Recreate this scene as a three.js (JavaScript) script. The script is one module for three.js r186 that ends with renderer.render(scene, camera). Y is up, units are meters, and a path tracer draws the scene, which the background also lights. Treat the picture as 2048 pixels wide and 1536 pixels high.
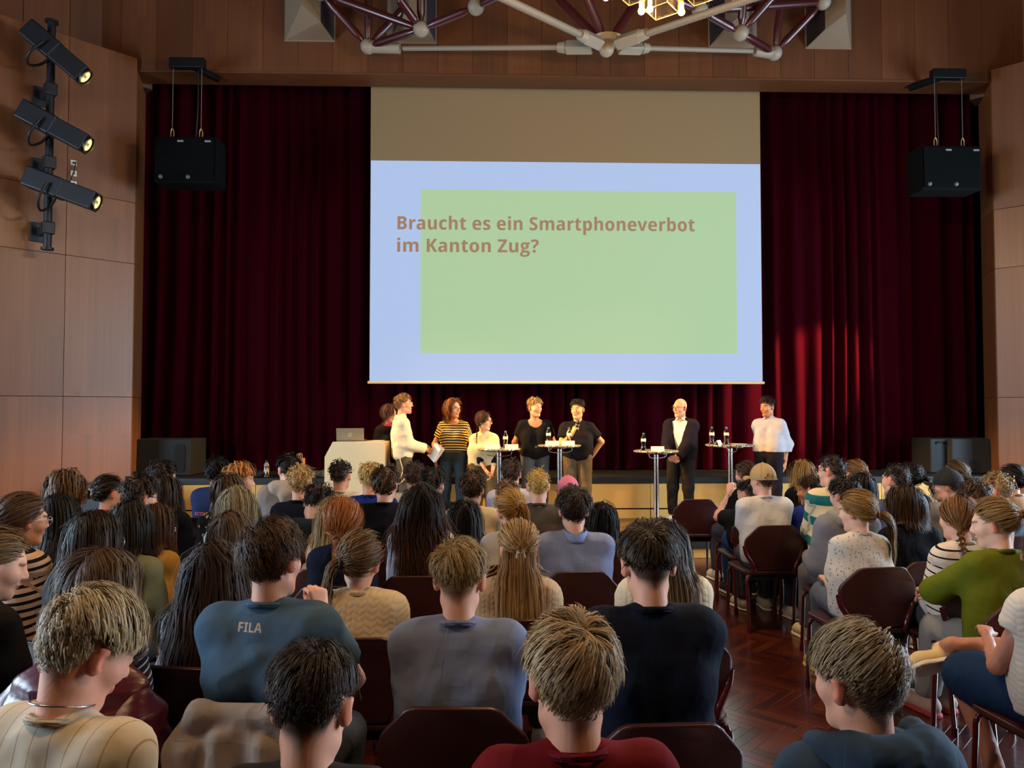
import * as THREE from 'three';
import { RoundedBoxGeometry } from 'three/addons/geometries/RoundedBoxGeometry.js';
import { mergeGeometries, toCreasedNormals } from 'three/addons/utils/BufferGeometryUtils.js';
import { RectAreaLightUniformsLib } from 'three/addons/lights/RectAreaLightUniformsLib.js';

// ---------------------------------------------------------------- camera, sky, exposure
const W = 2048, H = 1536, F = 1500, CAM_H = 1.75, YAW = 0.03, PITCH = Math.atan(47 / F);
const scene = new THREE.Scene();
const camera = new THREE.PerspectiveCamera(2 * Math.atan(H / 2 / F) * 180 / Math.PI, W / H, 0.05, 80);
camera.position.set(0, CAM_H, 0);
camera.rotation.order = 'YXZ';
camera.rotation.set(PITCH, -YAW, 0);
camera.updateMatrixWorld();
scene.add(camera);
scene.background = new THREE.Color(0.55, 0.68, 0.85);
const renderer = new THREE.WebGLRenderer({ antialias: true });
renderer.toneMapping = THREE.LinearToneMapping;
renderer.toneMappingExposure = 1.0;
renderer.shadowMap.enabled = true;
renderer.shadowMap.type = THREE.PCFSoftShadowMap;
RectAreaLightUniformsLib.init();
// light levels: daylight through the side windows, stage spots on the two wall poles, chandeliers, projected slide
const DAY = new THREE.Color(0.60, 0.80, 1.0), WARM = new THREE.Color(1.0, 0.57, 0.2), BULB = new THREE.Color(1.0, 0.66, 0.33);
const L_DAY = 27, L_SPOT = 285, L_BULB = 6, L_SLIDE = 0.75;

// ---------------------------------------------------------------- small tools
const V = (x, y, z) => new THREE.Vector3(x, y, z);
const lerp = (a, b, t) => a + (b - a) * t, clamp = (x, a, b) => x < a ? a : x > b ? b : x;
const smooth = (a, b, x) => { const t = clamp((x - a) / (b - a), 0, 1); return t * t * (3 - 2 * t); };
function rng(seed) { let a = (seed * 2654435761) >>> 0; return () => { a = (a + 0x6D2B79F5) >>> 0; let t = a; t = Math.imul(t ^ (t >>> 15), t | 1); t ^= t + Math.imul(t ^ (t >>> 7), t | 61); return ((t ^ (t >>> 14)) >>> 0) / 4294967296; }; }
function hash3(x, y, z) { let h = Math.imul(x, 374761393) ^ Math.imul(y, 668265263) ^ Math.imul(z, 1274126177); h = Math.imul(h ^ (h >>> 13), 1274126177); return ((h ^ (h >>> 16)) >>> 0) / 4294967296; }
function noise(x, y, z) {
  const xi = Math.floor(x), yi = Math.floor(y), zi = Math.floor(z); let u = x - xi, v = y - yi, w = z - zi;
  u = u * u * (3 - 2 * u); v = v * v * (3 - 2 * v); w = w * w * (3 - 2 * w);
  const n = (a, b, c) => hash3(xi + a, yi + b, zi + c);
  return lerp(lerp(lerp(n(0, 0, 0), n(1, 0, 0), u), lerp(n(0, 1, 0), n(1, 1, 0), u), v), lerp(lerp(n(0, 0, 1), n(1, 0, 1), u), lerp(n(0, 1, 1), n(1, 1, 1), u), v), w) * 2 - 1;
}
// a photograph point at a true distance along the view: used to measure out real positions
const right = V(Math.cos(YAW), 0, Math.sin(YAW)), ahead = V(Math.sin(YAW), 0, -Math.cos(YAW));
function ray(px, py) { const u = (px - W / 2) / F, v = (H / 2 - py) / F, f = Math.cos(PITCH) - v * Math.sin(PITCH), h = Math.sin(PITCH) + v * Math.cos(PITCH); return ahead.clone().addScaledVector(right, u / f).add(V(0, h / f, 0)); }
const at = (px, py, d) => ray(px, py).multiplyScalar(d).add(V(0, CAM_H, 0));
const atZ = (px, py, z) => { const r = ray(px, py); return r.multiplyScalar(z / r.z).add(V(0, CAM_H, 0)); };

const used = new Map();
function numbered(n) { const k = used.get(n) || 0; used.set(n, k + 1); return k ? n + '_' + String(k).padStart(3, '0') : n; }
function mesh(name, geo, mat, parent) {
  const m = new THREE.Mesh(geo, mat); m.castShadow = m.receiveShadow = true;
  if (parent) { m.name = name; parent.add(m); } else { m.name = numbered(name); scene.add(m); }
  return m;
}
function tag(o, label, category, group, kind) { o.userData.label = label; o.userData.category = category; if (group) o.userData.group = group; if (kind) o.userData.kind = kind; return o; }
function thing(name, label, category, pos = [0, 0, 0], turn = 0, group) {
  const g = new THREE.Group(); g.name = numbered(name); g.position.set(...(pos.isVector3 ? pos.toArray() : pos)); g.rotation.y = turn; scene.add(g); return tag(g, label, category, group);
}
function structure(name, pos = [0, 0, 0]) { const g = new THREE.Group(); g.name = name; g.position.set(...pos); g.userData.kind = 'structure'; scene.add(g); return g; }
const sharedMats = new Map();
const C = (hex) => new THREE.Color(hex);
function M(hex, rough = 0.7, o = {}) {
  const key = hex + '|' + rough + '|' + JSON.stringify(o, (k, v) => v && v.isTexture ? v.uuid : v);
  if (!sharedMats.has(key)) { const phys = Object.keys(o).some((k) => /sheen|clearcoat|transmission|thickness|ior|anisotropy|specular/.test(k)); sharedMats.set(key, new (phys ? THREE.MeshPhysicalMaterial : THREE.MeshStandardMaterial)({ color: hex, roughness: rough, ...o })); }
  return sharedMats.get(key);
}
// geometry helpers
const box = (w, h, d, x = 0, y = 0, z = 0) => new THREE.BoxGeometry(w, h, d).translate(x, y, z);
const rbox = (w, h, d, r = 0.005, x = 0, y = 0, z = 0, seg = 2) => new RoundedBoxGeometry(w, h, d, seg, r).translate(x, y, z);
function rod(a, b, r0, r1 = r0, seg = 10) {
  const d = b.clone().sub(a), g = new THREE.CylinderGeometry(r1, r0, d.length(), seg); g.applyQuaternion(new THREE.Quaternion().setFromUnitVectors(V(0, 1, 0), d.normalize())); const m = a.clone().add(b).multiplyScalar(0.5); return g.translate(m.x, m.y, m.z);
}
const tube = (pts, r, n = 24, seg = 8, closed = false) => new THREE.TubeGeometry(new THREE.CatmullRomCurve3(pts, closed), n, r, seg, closed);
function join(list) { return mergeGeometries(list.map((g) => { const k = g.index ? g.toNonIndexed() : g; for (const n of Object.keys(k.attributes)) if (!['position', 'normal', 'uv'].includes(n)) k.deleteAttribute(n); if (!k.attributes.uv) k.setAttribute('uv', new THREE.BufferAttribute(new Float32Array(k.attributes.position.count * 2), 2)); return k; })); }
function canvasTex(w, h, draw, repeat) {
  const c = document.createElement('canvas'); c.width = w; c.height = h; draw(c.getContext('2d'), w, h);
  const t = new THREE.CanvasTexture(c); t.colorSpace = THREE.SRGBColorSpace; if (repeat) { t.wrapS = t.wrapT = THREE.RepeatWrapping; } return t;
}
function dataTex(n, m, f, srgb = true) {
  const d = new Uint8Array(n * m * 4); for (let y = 0; y < m; y++) for (let x = 0; x < n; x++) { const c = f(x / n, y / m, x, y), o = (y * n + x) * 4; d[o] = clamp(c[0], 0, 255); d[o + 1] = clamp(c[1], 0, 255); d[o + 2] = clamp(c[2], 0, 255); d[o + 3] = 255; }
  const t = new THREE.DataTexture(d, n, m); t.magFilter = THREE.LinearFilter; t.wrapS = t.wrapT = THREE.RepeatWrapping; if (srgb) t.colorSpace = THREE.SRGBColorSpace; t.needsUpdate = true; return t;
}
const WHITE = (k) => [k, k, k];

// ---------------------------------------------------------------- implicit surfaces -> meshes
// prims: { a, b, ra, rb, k } tapered capsules, { c, R, q, k } ellipsoids (q turns world into its axes), sub: true cuts away
function field(prims, inflate = 0, extra) {
  const P = prims.map((p) => p.a ? { t: 0, ax: p.a.x, ay: p.a.y, az: p.a.z, bx: p.b.x - p.a.x, by: p.b.y - p.a.y, bz: p.b.z - p.a.z, l: 1 / Math.max(1e-9, p.a.distanceToSquared(p.b)), ra: p.ra + (p.fix ? 0 : inflate), rb: p.rb + (p.fix ? 0 : inflate), k: p.k || 0.02, sub: p.sub, cut: p.cut }
    : { t: 1, ax: p.c.x, ay: p.c.y, az: p.c.z, rx: p.R[0] + inflate, ry: p.R[1] + inflate, rz: p.R[2] + inflate, e: p.q ? new THREE.Matrix4().makeRotationFromQuaternion(p.q).elements : null, k: p.k || 0.02, sub: p.sub, cut: p.cut });
  const n = P.length;
  return (x, y, z) => {
    let d = 1e3;
    for (let i = 0; i < n; i++) {
      const p = P[i]; let px = x - p.ax, py = y - p.ay, pz = z - p.az, s;
      if (p.t === 0) {
        let t = (px * p.bx + py * p.by + pz * p.bz) * p.l; t = t < 0 ? 0 : t > 1 ? 1 : t;
        px -= p.bx * t; py -= p.by * t; pz -= p.bz * t; s = Math.sqrt(px * px + py * py + pz * pz) - p.ra - (p.rb - p.ra) * t;
      } else {
        if (p.e) { const e = p.e, qx = e[0] * px + e[1] * py + e[2] * pz, qy = e[4] * px + e[5] * py + e[6] * pz; pz = e[8] * px + e[9] * py + e[10] * pz; px = qx; py = qy; }
        const ux = px / p.rx, uy = py / p.ry, uz = pz / p.rz, k0 = Math.sqrt(ux * ux + uy * uy + uz * uz), vx = ux / p.rx, vy = uy / p.ry, vz = uz / p.rz, k1 = Math.sqrt(vx * vx + vy * vy + vz * vz);
        s = k1 > 1e-6 ? k0 * (k0 - 1) / k1 : -Math.min(p.rx, p.ry, p.rz);
      }
      if (p.cut) { const c = p.cut, m = (x - c.p.x) * c.n.x + (y - c.p.y) * c.n.y + (z - c.p.z) * c.n.z; if (m > s) s = m; }
      if (p.sub) { const k = p.k, h = clamp(0.5 - 0.5 * (d + s) / k, 0, 1); d = d + (-s - d) * h + k * h * (1 - h); } else if (i === 0) d = s; else { const k = p.k, h = k - Math.abs(d - s); d = d < s ? d : s; if (h > 0) d -= h * h / (4 * k); }
    }
    return extra ? extra(x, y, z, d) : d;
  };
}
function boundsOf(prims, pad) {
  const b = new THREE.Box3();
  for (const p of prims) { if (p.sub) continue; if (p.a) { b.expandByPoint(p.a.clone().addScalar(p.ra)); b.expandByPoint(p.a.clone().addScalar(-p.ra)); b.expandByPoint(p.b.clone().addScalar(p.rb)); b.expandByPoint(p.b.clone().addScalar(-p.rb)); } else { const r = Math.max(...p.R); b.expandByPoint(p.c.clone().addScalar(r)); b.expandByPoint(p.c.clone().addScalar(-r)); } }
  return b.expandByScalar(pad);
}
function surface(f, b, h, uvOf) {
  const B = 4, nx = Math.ceil((b.max.x - b.min.x) / h / B) * B + 1, ny = Math.ceil((b.max.y - b.min.y) / h / B) * B + 1, nz = Math.ceil((b.max.z - b.min.z) / h / B) * B + 1;
  const val = new Float32Array(nx * ny * nz).fill(9), x0 = b.min.x, y0 = b.min.y, z0 = b.min.z, far = h * B * 0.5 * 1.75 * 1.35 + h, act = [];
  for (let k = 0; k < nz - 1; k += B) for (let j = 0; j < ny - 1; j += B) for (let i = 0; i < nx - 1; i += B) {
    const d = f(x0 + (i + B / 2) * h, y0 + (j + B / 2) * h, z0 + (k + B / 2) * h);
    const near = Math.abs(d) < far; if (near) act.push(i, j, k);
    for (let c = 0; c <= B; c++) for (let bb = 0; bb <= B; bb++) { let o = i + nx * (j + bb + ny * (k + c)); for (let a = 0; a <= B; a++, o++) { if (near) val[o] = f(x0 + (i + a) * h, y0 + (j + bb) * h, z0 + (k + c) * h); else if (val[o] === 9) val[o] = d; } }
  }
  const id = new Int32Array(nx * ny * nz).fill(-1), pos = [], idx = [], off = [0, 1, nx, nx + 1, nx * ny, nx * ny + 1, nx * ny + nx, nx * ny + nx + 1];
  for (let q = 0; q < act.length; q += 3) for (let k = act[q + 2]; k < act[q + 2] + B && k < nz - 1; k++) for (let j = act[q + 1]; j < act[q + 1] + B && j < ny - 1; j++) for (let i = act[q]; i < act[q] + B && i < nx - 1; i++) {
    const o = i + nx * (j + ny * k); let m = 0; for (let c = 0; c < 8; c++) if (val[o + off[c]] < 0) m |= 1 << c;
    if (m === 0 || m === 255) continue;
    let sx = 0, sy = 0, sz = 0, n = 0;
    for (let c = 0; c < 8; c++) for (let ax = 1; ax < 8; ax <<= 1) { if (c & ax) continue; const e = c | ax; if (((m >> c) & 1) === ((m >> e) & 1)) continue; const v0 = val[o + off[c]], v1 = val[o + off[e]], t = v0 / (v0 - v1); sx += (c & 1) + (ax === 1 ? t : 0); sy += ((c >> 1) & 1) + (ax === 2 ? t : 0); sz += ((c >> 2) & 1) + (ax === 4 ? t : 0); n++; }
    id[o] = pos.length / 3; pos.push(x0 + (i + sx / n) * h, y0 + (j + sy / n) * h, z0 + (k + sz / n) * h);
  }
  const quad = (a, b2, c, d, flip) => { if (a < 0 || b2 < 0 || c < 0 || d < 0) return; if (flip) idx.push(a, c, b2, a, d, c); else idx.push(a, b2, c, a, c, d); };
  for (let q = 0; q < act.length; q += 3) for (let k = act[q + 2]; k < act[q + 2] + B && k < nz - 1; k++) for (let j = act[q + 1]; j < act[q + 1] + B && j < ny - 1; j++) for (let i = act[q]; i < act[q] + B && i < nx - 1; i++) {
    const o = i + nx * (j + ny * k), s = val[o] < 0;
    if (j > 0 && k > 0 && s !== (val[o + 1] < 0)) quad(id[o - nx - nx * ny], id[o - nx * ny], id[o], id[o - nx], !s);
    if (i > 0 && k > 0 && s !== (val[o + nx] < 0)) quad(id[o - 1 - nx * ny], id[o - 1], id[o], id[o - nx * ny], !s);
    if (i > 0 && j > 0 && s !== (val[o + nx * ny] < 0)) quad(id[o - 1 - nx], id[o - nx], id[o], id[o - 1], !s);
  }
  const g = new THREE.BufferGeometry(); g.setAttribute('position', new THREE.Float32BufferAttribute(pos, 3)); g.setIndex(idx); g.computeVertexNormals();
  const uv = new Float32Array(pos.length / 3 * 2), nor = g.attributes.normal.array;
  for (let i = 0; i < pos.length / 3; i++) { const r = uvOf ? uvOf(pos[i * 3], pos[i * 3 + 1], pos[i * 3 + 2], nor[i * 3 + 2], nor[i * 3]) : [pos[i * 3] + pos[i * 3 + 2], pos[i * 3 + 1]]; uv[i * 2] = r[0]; uv[i * 2 + 1] = r[1]; }
  g.setAttribute('uv', new THREE.BufferAttribute(uv, 2));
  return g;
}
function paint(g, fn) { const p = g.attributes.position, c = new Float32Array(p.count * 3); for (let i = 0; i < p.count; i++) { const r = fn(p.getX(i), p.getY(i), p.getZ(i)); c[i * 3] = r[0]; c[i * 3 + 1] = r[1]; c[i * 3 + 2] = r[2]; } g.setAttribute('color', new THREE.BufferAttribute(c, 3)); return g; }
function joinColored(list) { return mergeGeometries(list.map((g) => { if (!g.attributes.color) paint(g, () => [1, 1, 1]); if (!g.index) { const n = g.attributes.position.count; g.setIndex([...Array(n).keys()]); } return g; })); }

// ---------------------------------------------------------------- materials of the hall
const grain = dataTex(256, 512, (u, v, x, y) => { const w = noise(u * 60, v * 2.5, 3) * 9 + noise(u * 14, v * 1.2, 8) * 10 + noise(u * 140, v * 5, 1) * 6 + noise(u * 3, v * 2, 12) * 6; return [228 + w, 226 + w * 1.05, 222 + w * 1.15]; });
const woodTones = ['#7d4c2a', '#784827', '#82502d', '#744525'].map((c) => new THREE.MeshStandardMaterial({ color: c, roughness: 0.42, map: grain }));
const headerTones = ['#66391a', '#623618', '#6a3c1c', '#5e3417'].map((c) => new THREE.MeshStandardMaterial({ color: c, roughness: 0.5, map: grain }));
const darkJoint = M('#2a1a10', 0.9), plaster = M('#5a4636', 0.9), blackPaint = M('#0c0c0e', 0.55), darkMetal = M('#16171a', 0.45, { metalness: 0.6 }), steel = M('#c9c9c9', 0.22, { metalness: 1 });
const R0 = rng(5);

// A wall of separate boards between two ground points; ys = joint heights, n = how many columns
function boards(group, a, b, ys, cols, thick, mats, name = 'panel', gap = 0.005) {
  const len = a.distanceTo(b), dir = b.clone().sub(a).normalize(), ang = Math.atan2(-dir.z, dir.x);
  for (let c = 0; c < cols.length - 1; c++) for (let r = 0; r < ys.length - 1; r++) {
    const x0 = cols[c] * len, x1 = cols[c + 1] * len, w = x1 - x0 - gap, h = ys[r + 1] - ys[r] - gap;
    const g = rbox(w, h, thick, 0.0025, 0, 0, 0, 1), p = g.attributes.position, uv = g.attributes.uv, o = R0() * 7;
    for (let i = 0; i < p.count; i++) uv.setXY(i, (p.getX(i) + p.getZ(i)) * 0.8 + o, p.getY(i) * 0.33 + o * 1.7);
    const m = mesh(name, g, mats[(c * 3 + r * 5 + Math.floor(R0() * 2)) % mats.length], group);
    m.position.copy(a).addScaledVector(dir, (x0 + x1) / 2); m.position.y = (ys[r] + ys[r + 1]) / 2; m.rotation.y = ang;
  }
  return { len, dir, ang };
}
function slab(group, name, a, b, y0, y1, thick, back, mat) { // solid wall behind boards
  const dir = b.clone().sub(a), len = dir.length(), m = mesh(name, box(len, y1 - y0, thick), mat, group), n = back.clone().normalize();
  m.position.copy(a).add(b).multiplyScalar(0.5).addScaledVector(n, thick / 2); m.position.y = (y0 + y1) / 2; m.rotation.y = Math.atan2(-dir.z, dir.x); return m;
}
// ---------------------------------------------------------------- floor, platform, stage
const SZ = -10.25, XL = atZ(263, 815, SZ).x, XR = atZ(1996, 815, SZ).x, SIDE = 8.9, REAR = 13, CEIL = 8.7, HEAD = 6.37;
const PLAT = 0.236, PZ = -8.72, STAGE = 0.80, CURT = -11.55;
{
  const floor = structure('floor');
  const tones = ['#4a1c10', '#56210f', '#3f160d', '#5f2a15', '#4d1a12'].map((c) => new THREE.MeshPhysicalMaterial({ color: c, roughness: 0.24, map: grain, clearcoat: 0.4, clearcoatRoughness: 0.12 }));
  mesh('subfloor', box(2 * SIDE, 0.3, REAR + 13, 0, -0.154, (REAR - 13) / 2), M('#451a10', 0.26, { clearcoat: 0.4, clearcoatRoughness: 0.15 }), floor);
  // herringbone oak blocks, each with its own bevel
  const L = 0.36, B = 0.06, list = [], s2 = Math.SQRT1_2;
  for (let i = -70; i < 70; i++) for (let j = -16; j < 16; j++) for (const t of [0, 1]) {
    const u = i * B + j * 2 * L * 0 + (t ? L / 2 - B / 2 + B : 0), v = i * B + (t ? -(L / 2 - B / 2) : 0);
    const a = u + (t ? 0 : 0) + j * L, b = v - j * L;
    const x = (a + b) * s2 * 1 + 2.2, z = (a - b) * s2 - 5;
    if (x > -0.6 && x < 5 && z > -8.7 && z < -1.2) list.push([x, z, t]);
  }
  const seen = (x, z) => { const d = -z + x * 0.03, px = 1024 + (x + z * 0.03) / d * 1500, py = 815 + CAM_H / d * 1500; return px > 1395 && px < 2040 && py > 1115 && py < 1560; };
  const geos = tones.map((_, k) => { const g = rbox(L - 0.0012, 0.016, B - 0.0012, 0.0008, 0, -0.008, 0, 1), p = g.attributes.position; for (let i = 0; i < p.count; i++) g.attributes.uv.setXY(i, p.getZ(i) * 2 + k * 0.37, p.getX(i) * 1.2 + k * 0.21); return g; });
  list.sort((p, q) => q[1] - p[1]);
  let n = 0; const rest = [];
  for (const [x, z, t] of list) {
    const k = Math.floor(R0() * 5), rot = Math.PI / 4 + (t ? Math.PI / 2 : 0), y = (R0() - 0.5) * 0.0006;
    if (n < 300 && seen(x, z)) { const m = mesh('parquet_block', geos[k], tones[k], floor); m.position.set(x, y, z); m.rotation.y = rot; n++; }
    else rest.push(new THREE.BoxGeometry(L - 0.0012, 0.016, B - 0.0012).translate(0, -0.008, 0).rotateY(rot).translate(x, y, z));
  }
  const m = mesh('parquet_blocks', join(rest), tones[1], floor); m.userData.kind = 'stuff';

  const p = structure('platform');
  const oak = ['#8a6236', '#7f5a31', '#94693b'].map((c) => new THREE.MeshStandardMaterial({ color: c, roughness: 0.4, map: grain }));
  const rows = 13, dz = (PZ - SZ) / rows;
  for (let i = 0; i < rows; i++) { const w = XR - XL - 0.3, g = rbox(w, 0.03, dz - 0.004, 0.002, 0, 0, 0, 1), q = g.attributes.position; for (let k = 0; k < q.count; k++) g.attributes.uv.setXY(k, q.getZ(k) * 2 + i * 0.3, q.getX(k) * 0.3); const b = mesh('plank', g, oak[i % 3], p); b.position.set((XL + XR) / 2, PLAT - 0.015, SZ + dz * (i + 0.5)); }
  mesh('edge_strip', rbox(XR - XL - 0.3, 0.115, 0.04, 0.004, (XL + XR) / 2, PLAT - 0.06, PZ + 0.02), M('#08080a', 0.7), p);
  mesh('riser', box(XR - XL - 0.34, PLAT - 0.03, PZ - SZ - 0.01, (XL + XR) / 2, (PLAT - 0.03) / 2, (PZ + SZ) / 2), M('#c99648', 0.6), p);

  const s = structure('stage');
  const cream = M('#d9a552', 0.6), w = XR - XL, cx = (XL + XR) / 2;
  mesh('stage_deck', box(2 * SIDE, 0.06, 3.2, 0, STAGE - 0.035, SZ - 1.62), M('#131214', 0.5), s);
  mesh('stage_lip', rbox(w - 0.02, 0.085, 0.05, 0.006, cx, STAGE - 0.043, SZ - 0.0), M('#0b0b0d', 0.55), s);
  mesh('stage_body', box(2 * SIDE, STAGE - 0.1, 3.1, 0, (STAGE - 0.1) / 2, SZ - 1.6), darkJoint, s);
  const cuts = [0, 0.14, 0.28, 0.435, 0.59, 0.72, 0.86, 1];
  for (let i = 0; i < cuts.length - 1; i++) {
    const a = XL + cuts[i] * w, b = XL + cuts[i + 1] * w;
    mesh('front_panel', rbox(b - a - 0.006, STAGE - 0.09 - 0.375, 0.03, 0.003, (a + b) / 2, (STAGE - 0.09 + 0.375) / 2, SZ - 0.015), cream, s);
    mesh('kick_panel', rbox(b - a - 0.012, 0.355 - PLAT, 0.03, 0.003, (a + b) / 2, (0.355 + PLAT) / 2, SZ - 0.012), cream, s);
  }
}
// ---------------------------------------------------------------- walls round the hall
{
  const wings = [['left', XL, -1], ['right', XR, 1]];
  for (const [side, x, sg] of wings) {
    const len = (SIDE - Math.abs(x)) / Math.SQRT1_2, a = V(x, 0, SZ), b = V(sg * SIDE, 0, SZ + len * Math.SQRT1_2);
    const g = structure('wall_' + side), inward = V(-sg, 0, 1).normalize(), cols = []; for (let k = 0; k * 0.83 < len - 0.3; k++) cols.push(k * 0.83 / len); cols.push(1);
    const ys = [0, 1.89, 3.69, 4.52, 6.5];
    const A = a.clone().addScaledVector(inward, 0.011), Bp = b.clone().addScaledVector(inward, 0.011);
    boards(g, A, Bp, ys, cols, 0.022, woodTones);
    slab(g, 'core', a, b, 0, 6.49, 0.34, inward.clone().negate(), darkJoint);
    mesh('cap_board', rbox(len, 0.02, 0.34, 0.003), woodTones[1], g).position.copy(a).add(b).multiplyScalar(0.5).addScaledVector(inward, -0.15).setY(6.5);
    g.children[g.children.length - 1].rotation.y = Math.atan2(-(b.z - a.z), b.x - a.x);
    // set back wall above the wing
    const back = inward.clone().multiplyScalar(-0.38), a2 = a.clone().add(back).addScaledVector(V(sg, 0, 1).normalize(), -0.35), b2 = b.clone().add(back).addScaledVector(V(sg, 0, 1).normalize(), 0.3);
    const g2 = structure('wall_upper_' + side);
    boards(g2, a2, b2, [6.3, CEIL], [...Array(13).keys()].map((k) => k / 12), 0.02, headerTones);
    slab(g2, 'core', a2, b2, 6.3, CEIL, 0.3, inward.clone().negate(), darkJoint).position.addScaledVector(inward, -0.012);
    // reveal of the stage opening
    const xi = sg < 0 ? atZ(280, 815, -10.95).x : atZ(1971, 815, -10.95).x, r = structure('trim_' + (sg < 0 ? 1 : 2)), p = V(x, 0, SZ + 0.004), q = V(xi, 0, -10.95);
    boards(r, p, q, [PLAT, 1.89, 3.69, 4.52, HEAD - 0.03], [0, 1], 0.03, woodTones);
    const c = mesh('core', box(1, 6.5, 1.4, sg * 1.05, 3.25, -0.75), darkJoint, r); c.position.set(xi, 0, -10.9);
    // side wall with windows: piers, sill and lintel built round the openings
    const sw = structure('wall_side_' + side), z0 = b.z - 0.1, sx = sg * (SIDE + 0.2), wins = [];
    for (let k = 0; k < 2; k++) wins.push([z0 + 0.5 + k * 2.75, z0 + 2.75 + k * 2.75]);
    const y0 = 1.0, y1 = 4.2;
    mesh('sill_wall', box(0.4, y0, REAR - z0, sx, y0 / 2, (REAR + z0) / 2), plaster, sw);
    mesh('lintel_wall', box(0.4, CEIL - y1, REAR - z0, sx, (CEIL + y1) / 2, (REAR + z0) / 2), plaster, sw);
    let from = z0; for (const [w0, w1] of [...wins, [REAR, REAR]]) { if (w0 > from) mesh('pier', box(0.4, y1 - y0, w0 - from, sx, (y0 + y1) / 2, (w0 + from) / 2), plaster, sw); from = w1; }
    wins.forEach(([w0, w1], k) => {
      const wn = structure('window_' + (k + 1 + (sg > 0 ? 4 : 0))), wz = (w0 + w1) / 2, wl = w1 - w0, wx = sg * (SIDE + 0.08);
      const fr = M('#d9d6cf', 0.5);
      for (const yy of [y0 + 0.04, y1 - 0.04]) mesh('frame', box(0.09, 0.08, wl, wx, yy, wz), fr, wn);
      for (const zz of [w0 + 0.04, wz, w1 - 0.04]) mesh('frame', box(0.09, y1 - y0, 0.08, wx, (y0 + y1) / 2, zz), fr, wn);
      // daylit translucent pane, and the area light of the same size just before it
      const pane = mesh('pane', box(0.02, y1 - y0, wl, sg * (SIDE + 0.16), (y0 + y1) / 2, wz), new THREE.MeshStandardMaterial({ color: '#dfe8ef', roughness: 0.6, emissive: DAY, emissiveIntensity: 1.2 }), wn); pane.castShadow = false;
      const l = new THREE.RectAreaLight(DAY, L_DAY * (k === 3 ? 0.6 : 1), wl - 0.1, y1 - y0 - 0.1); l.position.set(sg * (SIDE + 0.02), (y0 + y1) / 2, wz); l.lookAt(0, (y0 + y1) / 2, wz); scene.add(l);
    });
  }
  // wall above the stage opening, in narrow upright boards
  const h = structure('wall_header'), X0 = atZ(240, 100, -10.3).x, n = 26, stepW = 0.475, cols = []; const span = 2 * SIDE; for (let k = 0; k <= Math.round(span / stepW); k++) cols.push(k / Math.round(span / stepW));
  boards(h, V(-SIDE, 0, -10.29), V(SIDE, 0, -10.29), [HEAD, CEIL], cols, 0.02, headerTones, 'panel', 0.0035);
  mesh('core', box(2 * SIDE + 1, CEIL - HEAD - 0.01, 0.34, 0, (CEIL + HEAD) / 2 + 0.005, -10.475), darkJoint, h);
  mesh('soffit', rbox(XR - XL + 0.4, 0.03, 0.4, 0.003, (XL + XR) / 2, HEAD - 0.01, -10.47), headerTones[1], h);
  const wb = structure('wall_back'); mesh('core', box(2 * SIDE + 1, CEIL, 0.3, 0, CEIL / 2, REAR + 0.15), M('#2c2019', 0.8), wb);
  const ws = structure('wall_stage_back'); mesh('core', box(2 * SIDE + 1, CEIL, 0.2, 0, CEIL / 2, -13.2), M('#0a0809', 0.9), ws);
  for (const sg of [-1, 1]) { const w = structure('wall_stage_side_' + (sg < 0 ? 'left' : 'right')); mesh('core', box(0.2, CEIL, 3.2, sg * (SIDE + 0.1), CEIL / 2, -11.7), M('#0a0809', 0.9), w); }
  const ce = structure('ceiling'); mesh('core', box(2 * SIDE + 1, 0.2, REAR + 13.4, 0, CEIL + 0.1, (REAR - 13.4) / 2), M('#4a3020', 0.8), ce);
}
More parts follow.
